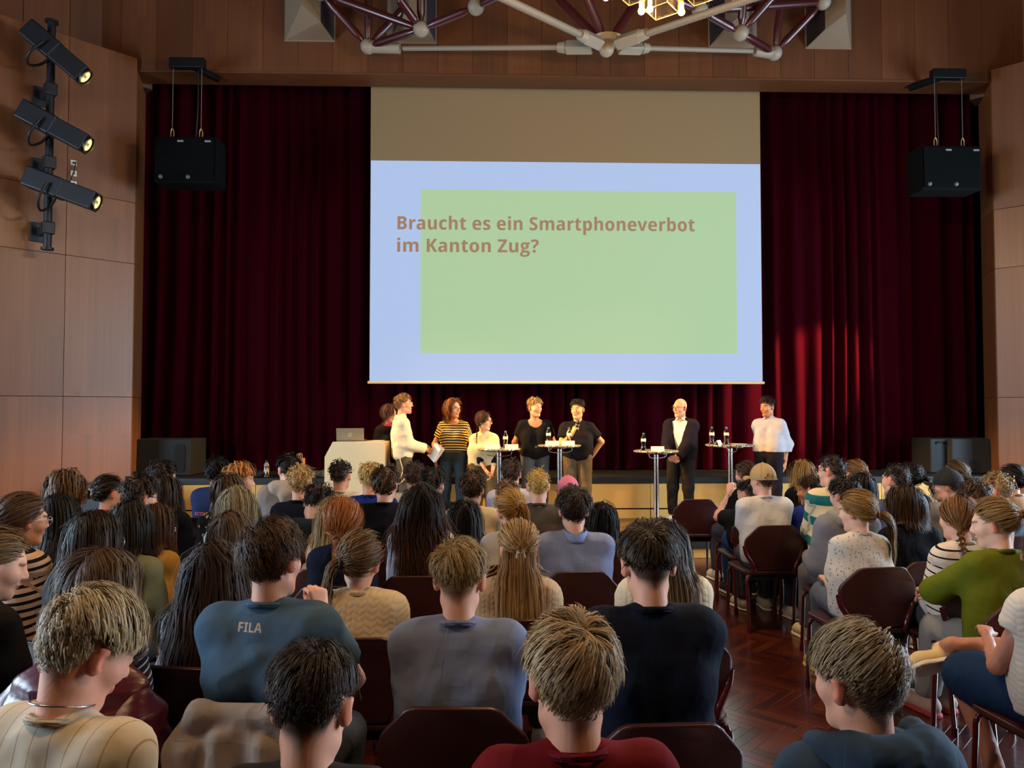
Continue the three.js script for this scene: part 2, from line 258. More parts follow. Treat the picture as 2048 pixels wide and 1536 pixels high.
// ---------------------------------------------------------------- curtains and screen
{
  const velvet = new THREE.MeshPhysicalMaterial({ color: '#2a0008', roughness: 0.9, specularIntensity: 0.05, sheen: 0.12, sheenColor: new THREE.Color('#8a0418'), sheenRoughness: 0.4, side: THREE.DoubleSide });
  const make = (x0, x1, seed, label) => {
    const r = rng(seed), folds = []; for (let x = x0 - 0.3; x < x1 + 0.3;) { const w = 0.17 + r() * r() * 0.42; folds.push([x, w, 0.07 + r() * 0.09, r() * 0.9]); x += w; }
    const nx = Math.round((x1 - x0) / 0.016), ny = 10, top = 7.2, bot = STAGE + 0.01, pos = [], idx = [], uv = [];
    const prof = (x) => { for (const [fx, fw, fa, sk] of folds) if (x >= fx && x < fx + fw) { let t = (x - fx) / fw; t = Math.pow(t, 1 + sk); return fa * Math.pow(Math.sin(Math.PI * t), 1.3); } return 0; };
    for (let j = 0; j <= ny; j++) for (let i = 0; i <= nx; i++) { const t = j / ny, x = lerp(x0, x1, i / nx), sway = 0.02 * noise(x * 1.5, t * 2, seed), a = prof(clamp(x + sway * (1 - t) * 2, x0 - 0.2, x1 + 0.2)); pos.push(x, lerp(bot, top, t), CURT + a * (1.15 - 0.35 * t) + sway); uv.push(x, t * 6); }
    for (let j = 0; j < ny; j++) for (let i = 0; i < nx; i++) { const o = j * (nx + 1) + i; idx.push(o, o + 1, o + nx + 2, o, o + nx + 2, o + nx + 1); }
    const g = new THREE.BufferGeometry(); g.setAttribute('position', new THREE.Float32BufferAttribute(pos, 3)); g.setAttribute('uv', new THREE.Float32BufferAttribute(uv, 2)); g.setIndex(idx); g.computeVertexNormals();
    const c = thing('stage_curtain', label, 'curtain', [0, 0, 0], 0, 'stage curtains'); mesh('drape', g, velvet, c);
    mesh('rail', rod(V(x0, top + 0.02, CURT + 0.05), V(x1, top + 0.02, CURT + 0.05), 0.02), darkMetal, c);
  };
  const mid = atZ(1120, 850, CURT).x;
  make(-6.6, mid + 0.1, 11, 'dark red velvet curtain half hanging behind the white lectern'); make(mid - 0.02, 7.6, 23, 'red velvet curtain half brightly lit by a spot beside the screen');

  const ZS = -10.82, tl = atZ(742, 158, ZS), br = atZ(1525.5, 764, ZS), w = br.x - tl.x, hgt = tl.y - br.y, cx = (tl.x + br.x) / 2;
  const sc = thing('projection_screen', 'large white roll-down screen showing a blue and green slide', 'screen', [cx, br.y, ZS]);
  mesh('fabric', rbox(w, hgt + 0.35, 0.008, 0.002, 0, (hgt + 0.35) / 2, -0.004), M('#7f6848', 0.9), sc);
  mesh('bottom_bar', rod(V(-w / 2 - 0.02, -0.012, 0), V(w / 2 + 0.02, -0.012, 0), 0.021, 0.021, 12), M('#d8b684', 0.5), sc);
  for (const x of [-0.4, 0.4]) mesh('hanging_rod', rod(V(w * x, hgt + 0.48, -0.02), V(w * x, CEIL - br.y, -0.02), 0.012), steel, sc);
  mesh('roller_case', rbox(w + 0.3, 0.16, 0.16, 0.02, 0, hgt + 0.42, -0.02), blackPaint, sc);
  // what the projector shows: 743..1525 x 321..762 in the photograph
  const st = atZ(744, 321, ZS).y - br.y, sb = atZ(1000, 762.5, ZS).y - br.y;
  const tex = canvasTex(1564, 882, (c, a, b) => {
    const s = 2, X = (x) => (x - 743) * s, Y = (y) => (y - 321) * s;
    c.fillStyle = '#b3caf4'; c.fillRect(0, 0, a, b);
    c.fillStyle = '#b1d3a0'; c.fillRect(X(842.5), Y(378.5), (1475 - 842.5) * s, (706 - 378.5) * s);
    c.fillStyle = '#a2764f'; c.textBaseline = 'alphabetic';
    const fit = (t, x, y, wid, px) => { c.font = 'bold ' + px + 'px sans-serif'; const m = c.measureText(t).width; c.save(); c.translate(X(x), Y(y)); c.scale(wid * s / m, 1); c.fillText(t, 0, 0); c.restore(); };
    fit('Braucht es ein Smartphoneverbot', 793, 459, 599, 74); fit('im Kanton Zug?', 793, 504, 285, 74);
  });
  mesh('slide', box(w - 0.012, st - sb, 0.002, 0, (st + sb) / 2, 0.002), new THREE.MeshStandardMaterial({ color: '#3a3a3a', roughness: 0.9, emissive: '#ffffff', emissiveMap: tex, emissiveIntensity: 0.84 }), sc);
  const l = new THREE.RectAreaLight(new THREE.Color(0.55, 0.68, 0.72), L_SLIDE, w - 0.1, st - sb - 0.1); l.position.set(cx, br.y + (st + sb) / 2, ZS + 0.03); l.lookAt(cx, br.y + (st + sb) / 2, 0); scene.add(l);
}
// ---------------------------------------------------------------- loudspeakers
{
  const cab = M('#030405', 0.9, { specularIntensity: 0.25 }), felt = M('#020303', 0.95, { specularIntensity: 0.2 });
  const badgeMat = new THREE.MeshStandardMaterial({ roughness: 0.4, map: canvasTex(128, 48, (c) => { c.fillStyle = '#0a0b0c'; c.fillRect(0, 0, 128, 48); c.fillStyle = '#b4b8bc'; c.font = 'bold 40px sans-serif'; c.save(); c.translate(6, 38); c.scale(116 / c.measureText('NEXO').width, 1); c.fillText('NEXO', 0, 0); c.restore(); }) });
  const hang = (px0, px1, py0, py1, z, label, plate, bx) => {
    const a = atZ(px0, py0, z), b = atZ(px1, py1, z), w = b.x - a.x, h = a.y - b.y, cx = (a.x + b.x) / 2, g = thing('hanging_loudspeaker', label, 'loudspeaker', [cx, b.y, z], 0, 'hanging loudspeakers');
    mesh('cabinet', rbox(w, h, 0.36, 0.02, 0, h / 2, -0.18), cab, g);
    mesh('grille', rbox(w - 0.05, h - 0.05, 0.02, 0.008, 0, h / 2, 0.012), felt, g);
    for (const x of plate) mesh('badge', box(0.085, 0.032, 0.006, w * x, h - 0.07, 0.024), badgeMat, g);
    for (const x of [-0.42, 0.02]) { const f = mesh('corner_knob', new THREE.SphereGeometry(0.03, 12, 8), M('#4d4f50', 0.5), g); f.position.set(w * x + 0.03, 0.07, 0.02); }
    const top = atZ(px0, bx[2], z).y - b.y; // bracket height
    for (const x of [0, 1]) { const X = atZ(bx[x], py0, z).x - cx; mesh('steel_wire', rod(V(X, h + 0.13, -0.1), V(X, top, -0.1), 0.0045, 0.0045, 6), M('#8a8078', 0.4, { metalness: 0.7 }), g); mesh('shackle', tube([V(X - 0.018, h + 0.02, -0.1), V(X - 0.018, h + 0.1, -0.1), V(X, h + 0.14, -0.1), V(X + 0.018, h + 0.1, -0.1), V(X + 0.018, h + 0.02, -0.1)], 0.007, 20, 6), M('#c0a878', 0.35, { metalness: 0.8 }), g); }
    const X0 = atZ(bx[0], py0, z).x - cx, X1 = atZ(bx[1], py0, z).x - cx, wallZ = -10.29 - z;
    mesh('bracket_beam', rbox(X1 - X0 + 0.08, 0.13, 0.1, 0.008, (X0 + X1) / 2, top + 0.03, -0.1), darkMetal, g);
    const xe = bx[3] > 0 ? X1 : X0; mesh('bracket_arm', rod(V((X0 + X1) / 2, top + 0.03, -0.1), V(xe, HEAD - 0.045 - b.y, -10.42 - z), 0.05, 0.05, 8), darkMetal, g);
    mesh('cable', tube([V((X0 + X1) / 2 + bx[3] * 0.1, top, -0.2), V((X0 + X1) / 2 + bx[3] * 0.12, (top + h) / 2, -0.16), V((X0 + X1) / 2 + bx[3] * 0.08, h, -0.2)], 0.008, 16, 5), blackPaint, g);
  };
  hang(309, 432, 272, 366, -9.75, 'black loudspeaker hung on wires by the three lit wall spots', [-0.07, 0.37], [338, 396, 124, 1]);
  hang(1842, 1964, 290, 380, -9.75, 'black loudspeaker hung on wires beyond the lit curtain', [-0.06, 0.4], [1880, 1935, 146, -1]);
  const sub = (px0, px1, py0, label, hole, sideBox) => {
    const z = -10.62, a = atZ(px0, py0, z), b = atZ(px1, py0, z), w = b.x - a.x, h = a.y - STAGE, g = thing('bass_speaker', label, 'loudspeaker', [(a.x + b.x) / 2, STAGE, z], 0, 'bass speakers on the stage');
    mesh('cabinet', rbox(w, h, 0.6, 0.015, 0, h / 2, -0.31), M(sideBox ? '#24262a' : '#07080b', 0.8), g);
    const s = new THREE.Shape(); const hw = 0.065, hh = 0.2; s.absarc(0, hh - hw, hw, 0, Math.PI); s.absarc(0, -hh + hw, hw, Math.PI, 2 * Math.PI);
    mesh('port', new THREE.ExtrudeGeometry(s, { depth: 0.012, bevelEnabled: false }).translate(w * hole, h * 0.48, -0.008), M('#030304', 0.9), g);
    mesh('foot_plate', rbox(w * 0.3, h * 0.42, 0.03, 0.006, -w * 0.33, h * 0.22, 0.0), M('#060608', 0.7), g);
  };
  sub(264, 380, 879, 'dark bass speaker cabinet standing by the wooden wall with spots', 0.33, false);
  sub(1905, 2006, 878, 'grey bass speaker cabinet with a slot port by the lit curtain', 0.33, true);
  const e = atZ(1865, 878, -10.7), f = atZ(1903, 878, -10.7); const st = thing('speaker_case', 'narrow black case pushed against the grey bass speaker', 'case', [(e.x + f.x) / 2, STAGE, -10.75]); mesh('body', rbox(f.x - e.x, e.y - STAGE, 0.5, 0.015, 0, (e.y - STAGE) / 2, -0.25), M('#0c1013', 0.7), st); mesh('handle', tube([V(-0.06, 0.42, 0.0), V(-0.05, 0.45, 0.03), V(0.05, 0.45, 0.03), V(0.06, 0.42, 0.0)], 0.008, 16, 6), darkMetal, st);
  // low dark plinth before the wooden wing
  const pl = atZ(232, 957, -9.75), q = thing('floor_plinth', 'low dark wooden plinth at the foot of the wooden wall', 'plinth', [pl.x, 0, -9.55]); mesh('body', rbox(0.55, 0.78, 0.5, 0.01, 0, 0.39, 0), M('#1c1413', 0.5), q); mesh('top_board', rbox(0.6, 0.03, 0.54, 0.006, 0, 0.79, 0), M('#3a2013', 0.4), q);
}
// ---------------------------------------------------------------- spots on poles
{
  const iron = M('#15161b', 0.5, { metalness: 0.3 });
  const inward = { '-1': V(1, 0, 1).normalize(), 1: V(-1, 0, 1).normalize() };
  const lensTex = dataTex(128, 128, (u, v) => { const x = u - 0.5, y = v - 0.5, r = Math.hypot(x, y) * 2, s = 0.55 + 0.45 * Math.sin((x * 0.5 + y) * 70); const k = r < 0.86 ? 0.45 + 0.55 * s : 0.4; return [255 * k, 214 * k, 140 * k]; });
  function poleSet(sg, foot, labelPole, labelSpot, aims) {
    const n = inward[sg], stand = foot.clone().addScaledVector(n, 0.375), g = thing('lamp_pole', labelPole, 'lamp pole', stand, sg < 0 ? Math.PI / 4 : -Math.PI / 4, 'lamp poles');
    const y0 = 3.67, y1 = 6.46;
    mesh('pole', rod(V(0, y0, 0), V(0, y1, 0), 0.045, 0.045, 14), iron, g);
    mesh('end_cap', new THREE.CylinderGeometry(0.075, 0.075, 0.03, 14).translate(0, y1, 0), iron, g); mesh('end_cap', new THREE.CylinderGeometry(0.07, 0.07, 0.03, 14).translate(0, y0, 0), iron, g);
    for (const yy of [5.62, 4.72, 3.92]) { const b = mesh('wall_bracket', join([rbox(0.07, 0.1, 0.34, 0.01, -0.0, yy, -0.17), rbox(0.2, 0.24, 0.03, 0.006, 0, yy, -0.33), rbox(0.13, 0.15, 0.13, 0.015, 0, yy, 0)]), iron, g); b.castShadow = true; }
    aims.forEach(([y, target, shift], i) => {
      const pos = stand.clone().setY(y).addScaledVector(V(0, 0, 1), 0.2).addScaledVector(V(-sg, 0, 0), 0.02 + shift), dir = target.clone().sub(pos).normalize();
      const s = thing('stage_spot', labelSpot[i], 'spotlight', pos, 0, 'stage spots on poles');
      const body = new THREE.Group(); s.quaternion.setFromUnitVectors(V(0, 0, 1), dir);
      { const up = V(0, 1, 0).addScaledVector(dir, -dir.y).normalize(), rt = up.clone().cross(dir); s.quaternion.setFromRotationMatrix(new THREE.Matrix4().makeBasis(rt, up, dir)); }
      mesh('housing', join([rbox(0.235, 0.235, 0.42, 0.02, 0, 0, -0.24), rbox(0.215, 0.215, 0.42, 0.012, 0, 0, 0.15)]), iron, s);
      mesh('barrel', new THREE.CylinderGeometry(0.1, 0.1, 0.03, 24, 1, true).rotateX(Math.PI / 2).translate(0, 0, 0.372), iron, s);
      mesh('lens', new THREE.SphereGeometry(0.09, 24, 10, 0, Math.PI * 2, 0, 0.9).scale(1.15, 0.4, 1.15).rotateX(Math.PI / 2).translate(0, 0, 0.345), new THREE.MeshStandardMaterial({ color: '#222', emissive: '#ffffff', emissiveMap: lensTex, emissiveIntensity: 3.2, roughness: 0.2 }), s).castShadow = false;
      mesh('lens_ring', new THREE.TorusGeometry(0.098, 0.006, 8, 28).translate(0, 0, 0.388), M('#8a7a52', 0.3, { metalness: 0.8 }), s);
      mesh('yoke', tube([V(-0.15, -0.0, -0.15), V(-0.15, -0.22, -0.17), V(0, -0.32, -0.18), V(0.15, -0.22, -0.17), V(0.15, 0, -0.15)], 0.016, 24, 6), iron, s);
      mesh('label_plate', rbox(0.004, 0.035, 0.07, 0.001, sg < 0 ? 0.102 : -0.102, -0.03, 0.12), M('#7d7461', 0.5), s);
      for (const q of [-0.02, 0.05, -0.1]) mesh('rivet', new THREE.SphereGeometry(0.008, 8, 6).translate(sg < 0 ? 0.104 : -0.104, 0.05 - q, q), steel, s);
      const l = new THREE.SpotLight(WARM, L_SPOT * (aims[i][3] || 1), 30, aims[i][4] || 0.26, 0.35, 2); l.position.copy(pos).addScaledVector(dir, 0.42); l.target.position.copy(target); l.castShadow = true; l.shadow.radius = 2.5; l.shadow.mapSize.set(1024, 1024); l.shadow.bias = -0.0005; scene.add(l, l.target);
    });
    return g;
  }
  const dirL = V(-1, 0, 1).normalize(), footL = V(XL, 0, SZ).addScaledVector(dirL, 1.13), footR = V(XR, 0, SZ).addScaledVector(V(1, 0, 1).normalize(), 1.03);
  const pole = poleSet(-1, footL, 'tall black pole fixed to the wooden wall carrying three spots', ['topmost of the three lit black spots on the wall pole', 'middle one of the three lit black spots on the wall pole', 'lowest of the three lit black spots on the wall pole'],
    [[5.95, V(0.7, 1.0, -9.8), 0.2, 1.0, 0.27], [5.06, V(2.5, 1.05, -9.9), 0.2, 1.0, 0.2], [4.32, V(3.9, 1.1, -9.9), 0.3, 0.8, 0.14]]);
  poleSet(1, footR, 'black pole on the far wooden wall outside the picture', ['upper spot on the far wall pole outside the picture', 'central spot on the far wall pole outside the picture', 'bottom spot on the far wall pole outside the picture'],
    [[5.95, V(-0.4, 1.0, -9.8), 0, 1.0, 0.26], [5.06, V(-1.5, 1.1, -9.7), 0, 1.0, 0.19], [4.32, V(4.85, 2.1, -11.45), -0.15, 1.5, 0.24]]);
  // sockets and cable on the wall beside the pole
  const onWall = (px, py) => { const r = ray(px, py), n = inward[-1], o = V(XL, 0, SZ).addScaledVector(n, 0.024), t = (o.dot(n) - V(0, CAM_H, 0).dot(n)) / r.dot(n); return r.multiplyScalar(t).add(V(0, CAM_H, 0)); };
  [[147, 326, 'uppermost white socket plate half hidden by a lamp', 0.07], [147, 347, 'second white socket plate from the top holding the plug', 0.07], [147, 368, 'third white socket plate from the top on the wall', 0.07], [149, 386, 'lowest and largest white socket plate on the wall', 0.09]].forEach(([px, py, lab, s], i) => { const p = onWall(px, py), o = thing('wall_socket', lab, 'wall socket', p, Math.PI / 4, 'socket plates on the wooden wall'); mesh('plate', rbox(s, s, 0.012, 0.004, 0, 0, 0.006), M('#cfc6b4', 0.5), o); mesh('outlet', new THREE.CylinderGeometry(s * 0.22, s * 0.22, 0.006, 16).rotateX(Math.PI / 2).translate(0, 0, 0.013), M('#3a3733', 0.6), o); });
  const c0 = onWall(102, 355), pts = [[100, 352], [112, 374], [130, 372], [143, 350], [149, 325]].map(([x, y]) => onWall(x, y).addScaledVector(inward[-1], 0.06));
  const cab = thing('power_cable', 'black power cable looping from the pole to the sockets', 'cable'); mesh('lead', tube(pts, 0.008, 40, 6), blackPaint, cab);
}
// ---------------------------------------------------------------- space frame, wall horns, chandelier
{
  const red = new THREE.MeshPhysicalMaterial({ color: '#3a0a0e', roughness: 0.35, clearcoat: 0.25 }), ivory = M('#857a68', 0.55), duct = M('#7b7060', 0.6);
  const t = thing('roof_truss', 'dark red tube roof truss with ivory ball nodes and ivory ducts', 'roof truss');
  const P = (x, y, z) => atZ(x, y, z), up = (p, dx, dy, dz) => p.clone().add(V(dx, dy, dz));
  const strut = (a, b, r = 0.052) => { const d = b.clone().sub(a), L = d.length(), e = Math.min(0.45, L * 0.25), g = new THREE.LatheGeometry([[0.03, 0.1], [0.038, 0.14], [r, e], [r, L - e], [0.038, L - 0.14], [0.03, L - 0.1]].map(([x, y]) => new THREE.Vector2(x, y)), 14); g.applyQuaternion(new THREE.Quaternion().setFromUnitVectors(V(0, 1, 0), d.normalize())).translate(a.x, a.y, a.z); return mesh('tube', g, red, t); };
  const ball = (p, r = 0.1) => mesh('ball_node', new THREE.SphereGeometry(r, 20, 14).translate(p.x, p.y, p.z), ivory, t);
  const A = P(736, 93, -9.85), A2 = P(1549, 106, -9.85), B = P(842, 58, -9.3), B2 = P(1481, 66, -9.3), Cn = P(952, 14, -9.0), C2 = P(1400, 21, -9.0), Hb = P(1213, 94, -8.9), T1 = P(640, -15, -9.6), D2 = P(1646, 4, -9.6);
  const roof = [P(738, -70, -9.6), P(785, -20, -8.9), P(842, -75, -9.0), P(1020, -20, -8.6), P(1160, -40, -8.5), P(1095, -25, -9.4), P(1290, -25, -9.3), P(1572, -70, -9.6), P(1492, -60, -9.0), P(1575, -40, -9.0), P(1310, -20, -8.6), P(850, -30, -9.9)];
  for (const p of [A, A2, B, B2, Cn, C2, T1, D2]) ball(p);
  for (const [a, b] of [[A, T1], [A, roof[0]], [A, B], [A, roof[11]], [B, roof[1]], [B, roof[2]], [B, Cn], [Cn, roof[3]], [Hb, roof[4]], [Hb, roof[5]], [Hb, roof[6]], [A2, D2], [A2, roof[7]], [A2, B2], [B2, roof[8]], [B2, roof[9]], [B2, C2], [C2, roof[10]], [D2, C2], [T1, B]]) strut(a, b);
  // hub and its ducts
  mesh('hub', join([new THREE.CylinderGeometry(0.2, 0.16, 0.06, 24).translate(Hb.x, Hb.y + 0.06, Hb.z), new THREE.SphereGeometry(0.09, 20, 14).translate(Hb.x, Hb.y - 0.03, Hb.z)]), ivory, t);
  const ductTo = (b, ribbed) => {
    const d = b.clone().sub(Hb), L = d.length(), q = new THREE.Quaternion().setFromUnitVectors(V(0, 1, 0), d.clone().normalize()), prof = [];
    const n = ribbed ? Math.round(L / 0.022) : 2; for (let i = 0; i <= n; i++) prof.push(new THREE.Vector2(0.032 + (ribbed && i % 2 ? 0.012 : 0), 0.55 + (L - 0.6) * i / n));
    mesh(ribbed ? 'ribbed_duct' : 'duct', new THREE.LatheGeometry(prof, 12).applyQuaternion(q).translate(Hb.x, Hb.y, Hb.z), duct, t);
    mesh('clamp', join([rbox(0.13, 0.34, 0.13, 0.02, 0, 0.34, 0), new THREE.CylinderGeometry(0.06, 0.075, 0.1, 8).translate(0, 0.56, 0)]).applyQuaternion(q).translate(Hb.x, Hb.y, Hb.z), ivory, t);
  };
  const AL = P(800, 97, -9.8), AR = P(1510, 102, -9.8);
  ductTo(AL, false); ductTo(AR, false); ductTo(P(985, -14, -7.2), true); ductTo(P(1560, -22, -7.2), true);
  for (const [p, q] of [[AL, A], [AR, A2]]) mesh('clamp', rod(p, q, 0.07, 0.085, 8), ivory, t);

  // ivory wedge shaped horns on the wall, dark mouth towards the middle
  const horn = (px0, px1, py1, sg, label) => {
    const z = -10.27, a = atZ(px0, py1, z), b = atZ(px1, py1, z), w = b.x - a.x, h = 0.95, g = thing('wall_horn', label, 'loudspeaker', [(a.x + b.x) / 2, a.y, z], 0, 'wall horns over the stage');
    const cream = M('#7a6751', 0.7), o = w / 2, m = sg * w * 0.18, d = 0.55, pts = [V(-o, 0, 0), V(o, 0, 0), V(o, h, 0), V(-o, h, 0), V(m - 0.1, 0.2, d), V(m + 0.12, 0.05, d * 0.75), V(m + 0.12, 0.75, d * 0.75), V(m - 0.1, 0.72, d)];
    const tri = (l) => { const q = []; for (const [i, j, k] of l) q.push(...pts[i].toArray(), ...pts[j].toArray(), ...pts[k].toArray()); const r = new THREE.BufferGeometry(); r.setAttribute('position', new THREE.Float32BufferAttribute(q, 3)); r.computeVertexNormals(); return r; };
    if (sg < 0) { /* mouth on the other flank */ pts[4].set(m + 0.1, 0.2, d); pts[5].set(m - 0.12, 0.05, d * 0.75); pts[6].set(m - 0.12, 0.75, d * 0.75); pts[7].set(m + 0.1, 0.72, d); [pts[4], pts[5], pts[6], pts[7]] = [pts[5], pts[4], pts[7], pts[6]]; }
    // shell faces: bottom, top, left flank, front ridge, right flank
    const L = [[0, 4, 7], [0, 7, 3]], Rr = [[5, 1, 2], [5, 2, 6]], Bt = [[0, 1, 5], [0, 5, 4]], Tp = [[3, 7, 6], [3, 6, 2]], Fr = [[4, 5, 6], [4, 6, 7]];
    mesh('shell', tri([...Bt, ...Tp, ...Fr, ...(sg > 0 ? L : Rr)]), new THREE.MeshStandardMaterial({ color: '#7a6751', roughness: 0.7, side: THREE.DoubleSide }), g);
    mesh('mouth', tri(sg > 0 ? Rr : L), new THREE.MeshStandardMaterial({ color: '#241b24', roughness: 0.8, side: THREE.DoubleSide }), g);
    mesh('back_board', rbox(w + 0.03, h + 0.03, 0.02, 0.006, 0, h / 2, -0.006), cream, g);
  };
  horn(571, 668, 80, 1, 'ivory wall horn nearest the wooden wall with the lit spots'); horn(776, 871, 84, 1, 'ivory wall horn behind the ball node over the screen edge'); horn(1419, 1512, 93, -1, 'ivory wall horn partly behind the tubes near the chandelier'); horn(1613, 1701, 95, -1, 'ivory wall horn farthest from the lit wall spots');

  // glass box chandelier
  const brass = new THREE.MeshStandardMaterial({ color: '#d9a94e', roughness: 0.25, metalness: 0.9 }), glass = new THREE.MeshPhysicalMaterial({ color: '#ffffff', roughness: 0.03, transmission: 1, thickness: 0, side: THREE.DoubleSide });
  const Z = -5.6, c0 = atZ(1315, 41, Z), scale = 5.6 / 1500;
  const g = thing('chandelier', 'glass box chandelier with brass edges and bare glowing bulbs', 'chandelier', [c0.x, c0.y, Z], 0);
  const cube = (x, y, z, s, hh, rot) => {
    const m = new THREE.Matrix4().makeRotationY(rot).setPosition(x, y, z), panes = [], edges = [], k = s / 2;
    for (let i = 0; i < 4; i++) { const a = Math.PI / 2 * i, p = V(Math.cos(a + Math.PI / 4), 0, Math.sin(a + Math.PI / 4)).multiplyScalar(k * Math.SQRT2), q = V(Math.cos(a - Math.PI / 4), 0, Math.sin(a - Math.PI / 4)).multiplyScalar(k * Math.SQRT2);
      panes.push(box(s, hh, 0.006).translate(0, hh / 2, k).rotateY(a));
      edges.push(rod(p, p.clone().setY(hh), 0.0035, 0.0035, 6), rod(p, q, 0.0035, 0.0035, 6), rod(p.clone().setY(hh), q.clone().setY(hh), 0.0035, 0.0035, 6)); }
    panes.push(box(s, 0.006, s).translate(0, 0.003, 0));
    for (const p of panes) mesh('glass_pane', p.applyMatrix4(m), glass, g);
    mesh('brass_edge', join(edges).applyMatrix4(m), brass, g);
  };
  const back = (px, py, s, hh) => { const dz = -s * 0.72, p = atZ(px, py, Z + dz).sub(c0); cube(p.x, p.y, 0, s, hh, Math.PI / 4 + 0.1); };
  back(1315, 41, 0.19, 0.36); back(1262, 12, 0.22, 0.4); back(1392, 13, 0.24, 0.4); back(1180, -25, 0.3, 0.4); back(1470, -25, 0.3, 0.4); back(1320, -30, 0.36, 0.4);
  const bulb = (px, py, dz, lit = true) => {
    const p = atZ(px, py, Z + dz).sub(c0); p.z = dz; const b = new THREE.Group(); b.name = 'bulb'; b.position.copy(p); g.add(b);
    mesh('glass', new THREE.SphereGeometry(0.026, 18, 12), new THREE.MeshStandardMaterial({ color: '#fff', emissive: BULB, emissiveIntensity: 9 }), b).castShadow = false;
    mesh('socket', new THREE.CylinderGeometry(0.018, 0.018, 0.05, 14).translate(0, 0.045, 0), M('#d8c9a8', 0.4), b);
    mesh('brass_tube', rod(V(0, 0.06, 0), V(0, 0.62, 0), 0.016, 0.016, 12), brass, b);
    if (lit) { const l = new THREE.PointLight(BULB, L_BULB, 0, 2); l.position.copy(c0).add(p).add(V(0, -0.035, 0)); l.castShadow = true; l.shadow.radius = 2; scene.add(l); }
  };
  bulb(1283, 22, 0.06); bulb(1300, 18, -0.25); bulb(1363, 24, 0.04); bulb(1212, -6, 0.1); bulb(1467, -8, 0.1); bulb(1340, -30, 0.3, true);
  mesh('hanging_rod', rod(V(0, 0.4, 0), V(0, CEIL - c0.y, 0), 0.02, 0.02, 10), brass, g);
  mesh('ceiling_rose', new THREE.CylinderGeometry(0.1, 0.14, 0.05, 20).translate(0, CEIL - c0.y - 0.025, 0), brass, g);
  // the next two chandeliers of the row hang above the audience, out of the picture
  for (const [x, z, lab] of [[-2.9, -1.7, 'glass box chandelier above the rear rows near the wooden wall'], [3.3, -1.7, 'glass box chandelier above the aisle out of view']]) {
    const k = g.clone(); k.name = numbered('chandelier'); scene.add(k); k.position.set(x, c0.y, z); k.userData = { label: lab, category: 'chandelier', group: 'glass chandeliers' };
    for (const b of k.children) if (b.name === 'bulb') { const l = new THREE.PointLight(BULB, L_BULB * 0.62, 0, 2); l.position.copy(b.position).add(k.position).add(V(0, -0.035, 0)); l.castShadow = true; l.shadow.radius = 2; scene.add(l); }
  }
  g.userData.group = 'glass chandeliers';
}

// ---------------------------------------------------------------- people: heads, hands, hair, clothes
const HC = V(0, 0.03, 0.012), HR = [0.077, 0.096, 0.097];
const hairlineAt = (x, y, z) => { const t = Math.atan2(Math.abs(x), z) / Math.PI, k = [[0, -0.82], [0.3, -0.72], [0.42, -0.35], [0.5, 0.02], [0.58, -0.12], [0.64, 0.1], [0.74, 0.36], [0.86, 0.52], [1, 0.56]]; for (let i = 1; i < k.length; i++) if (t <= k[i][0]) return lerp(k[i - 1][1], k[i][1], (t - k[i - 1][0]) / (k[i][0] - k[i - 1][0])); return 0.56; };
function headPrims(neckA, neckR, fem) {
  const P = [{ c: HC, R: [0.074, 0.092, 0.093] }, { c: V(0, -0.028, -0.026), R: [0.059, 0.083, 0.064], k: 0.03 }];
  for (const s of [-1, 1]) {
    P.push({ a: V(s * (fem ? 0.036 : 0.041), -0.068, 0.0), b: V(s * 0.012, -0.098, -0.066), ra: 0.024, rb: fem ? 0.017 : 0.02, k: 0.03 });
    P.push({ a: V(s * 0.036, -0.018, -0.056), b: V(s * 0.04, -0.022, -0.05), ra: 0.027, rb: 0.026, k: 0.02 });
  }
  P.push({ a: V(-0.036, 0.034, -0.077), b: V(0.036, 0.034, -0.077), ra: 0.012, rb: 0.012, k: 0.016 });
  P.push({ a: V(-0.031, 0.012, -0.112), b: V(-0.031, 0.011, -0.1125), ra: 0.022, rb: 0.022, k: 0.014, sub: true }, { a: V(0.031, 0.012, -0.112), b: V(0.031, 0.011, -0.1125), ra: 0.022, rb: 0.022, k: 0.014, sub: true });
  P.push({ a: V(0, 0.02, -0.086), b: V(0, -0.02, -0.107), ra: 0.008, rb: 0.0115, k: 0.012 });
  for (const s of [-1, 1]) {
    P.push({ a: V(s * 0.009, -0.026, -0.097), b: V(s * 0.011, -0.026, -0.094), ra: 0.008, rb: 0.007, k: 0.006 });
    P.push({ a: V(s * 0.031, 0.0115, -0.079), b: V(s * 0.031, 0.011, -0.079), ra: 0.0125, rb: 0.0125, k: 0.003 });
    P.push({ c: V(s * 0.081, -0.004, 0.012), R: [0.0115, 0.034, 0.0205], q: new THREE.Quaternion().setFromEuler(new THREE.Euler(-0.15, s * -0.5, s * -0.15)), k: 0.008 });
    P.push({ c: V(s * 0.092, 0.0, 0.0), R: [0.009, 0.018, 0.011], q: new THREE.Quaternion().setFromEuler(new THREE.Euler(-0.15, s * -0.5, s * -0.15)), k: 0.006, sub: true });
  }
  P.push({ a: V(-0.017, -0.053, -0.089), b: V(0.017, -0.053, -0.089), ra: 0.006, rb: 0.006, k: 0.008 }, { a: V(-0.014, -0.062, -0.088), b: V(0.014, -0.062, -0.088), ra: 0.0065, rb: 0.0065, k: 0.006 });
  P.push({ a: V(0, -0.045, 0.022), b: neckA, ra: neckR * 0.97, rb: neckR * 1.06, k: 0.025 });
  return P;
}
const handCache = new Map();
